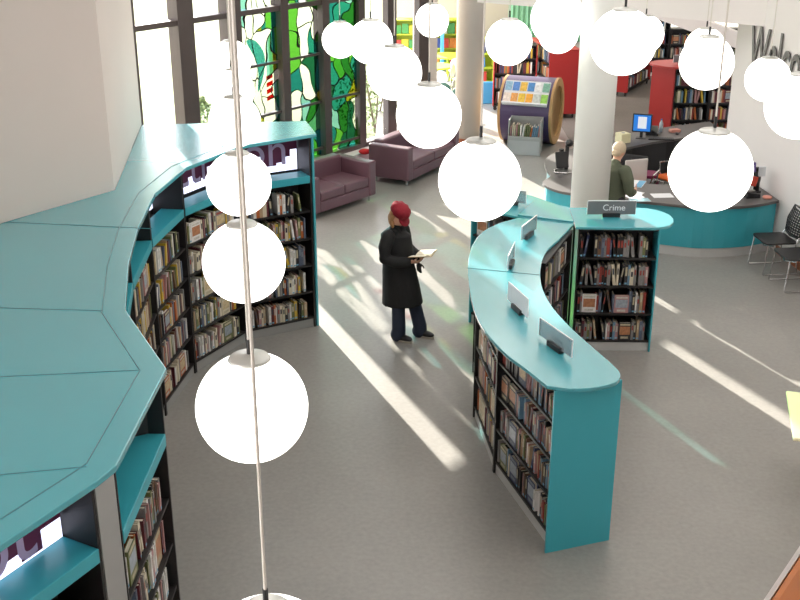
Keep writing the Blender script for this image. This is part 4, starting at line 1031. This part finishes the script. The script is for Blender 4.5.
def book_mesh(cname):
    b_ = B()
    b_.box(-.5, .5, 0, .035, 0, 1)                  # spine
    b_.box(-.5, -.40, .035, 1, 0, 1); b_.box(.40, .5, .035, 1, 0, 1)
    k_ = list(COLORS).index(cname)
    if k_ % 3 != 2: b_.box(-.36, .36, -.006, .03, .05, .13, mi=1)  # library sticker
    b_.box(-.30, .30, -.005, .03, .45+.03*(k_ % 4), .88-.04*(k_ % 3), mi=2)   # title block
    bmesh.ops.recalc_face_normals(b_.bm, faces=b_.bm.faces)
    me = bpy.data.meshes.new('book'); b_.bm.to_mesh(me); b_.bm.free()
    me.materials.append(mat('book_'+cname.replace(' ', '_'), COLORS[cname], .42, var=.22, scale=5)); me.materials.append(STICKER)
    tc_ = [(188, 178, 150), (150, 60, 50), (58, 60, 70), (200, 196, 186), (120, 130, 140)][k_ % 5]
    me.materials.append(mat('title_block_%d' % (k_ % 5), tc_, .5, var=.5, scale=9))
    return me
def pages_mesh():
    b_ = B(); b_.box(-.39, .39, .04, .97, .02, .975)
    me = bpy.data.meshes.new('page_block'); b_.bm.to_mesh(me); b_.bm.free(); me.materials.append(PAGES); return me
def face_mesh(cname):
    b_ = B(); k_ = list(COLORS).index(cname)
    b_.box(-.5, .5, 0, .1, 0, 1).box(-.5, .5, .9, 1, 0, 1).box(-.5, -.47, .1, .9, 0, 1)
    b_.box(-.42, .42, -.03, 0, .30, .78, mi=1); b_.box(-.40, .40, -.035, 0, .84, .94, mi=2); b_.box(-.3, .3, -.035, 0, .08, .2, mi=2)
    bmesh.ops.recalc_face_normals(b_.bm, faces=b_.bm.faces)
    me = bpy.data.meshes.new('face_out_book'); b_.bm.to_mesh(me); b_.bm.free()
    me.materials.append(MATS['book_'+cname.replace(' ', '_')])
    me.materials.append(mat('cover_picture_%d' % (k_ % 3), [(176, 120, 84), (150, 160, 170), (200, 180, 140)][k_ % 3], .35, var=.7, scale=5)); me.materials.append(mat('title_block_%d' % (k_ % 5 if k_ % 5 != 2 else 0), (200, 196, 186)))
    return me
FMESH = {}
PM = pages_mesh(); BMESH = {c: book_mesh(c) for c in COLORS}
used = {}
for q in single:
    if q['kind'] == 'face' and q['c'] not in FMESH: FMESH[q['c']] = face_mesh(q['c'])
    o = bpy.data.objects.new('book', FMESH[q['c']] if q['kind'] == 'face' else BMESH[q['c']]); COL.objects.link(o)
    o.matrix_world = q['M'] @ Matrix.Diagonal((q['w'], q['d'], q['h'], 1))
    pgo = bpy.data.objects.new('page_block', PM); COL.objects.link(pgo); pgo.parent = o
    what = 'face-out book' if q['kind'] == 'face' else ('leaning book' if abs(q['tilt']) > .05 else 'book')
    if q.get('single'): lb = '%s %s, %s from the left in the %s' % (q['c'], what, ORD[q['k']], q['where'])
    else: lb = '%s %s, %s from left, %s shelf, %s' % (q['c'], what, ORD[q['k']], ['', 'top', 'second', 'third', 'fourth', 'fifth'][q['row']], q['where'])
    tag(o, lb, 'book', q['group'])
keys = list(COLORS); sb_ = B()
for q in rest:
    Mq = q['M'] @ Matrix.Diagonal((q['w'], q['d'], q['h'], 1)); ci = keys.index(q['c'])
    sb_.box(-.5, .5, 0, .035, 0, 1, Mq, ci); sb_.box(-.5, -.4, .035, 1, 0, 1, Mq, ci); sb_.box(.4, .5, .035, 1, 0, 1, Mq, ci)
    sb_.box(-.39, .39, .04, .97, .02, .975, Mq, len(keys))
so_ = sb_.build('library_books', [MATS['book_'+c.replace(' ', '_')] for c in keys]+[PAGES])
so_['kind'] = 'stuff'; tag(so_, 'remaining far and half hidden library books on the many shelves', 'books')
print('BOOKS total', len(BOOKS), 'single', len(single))
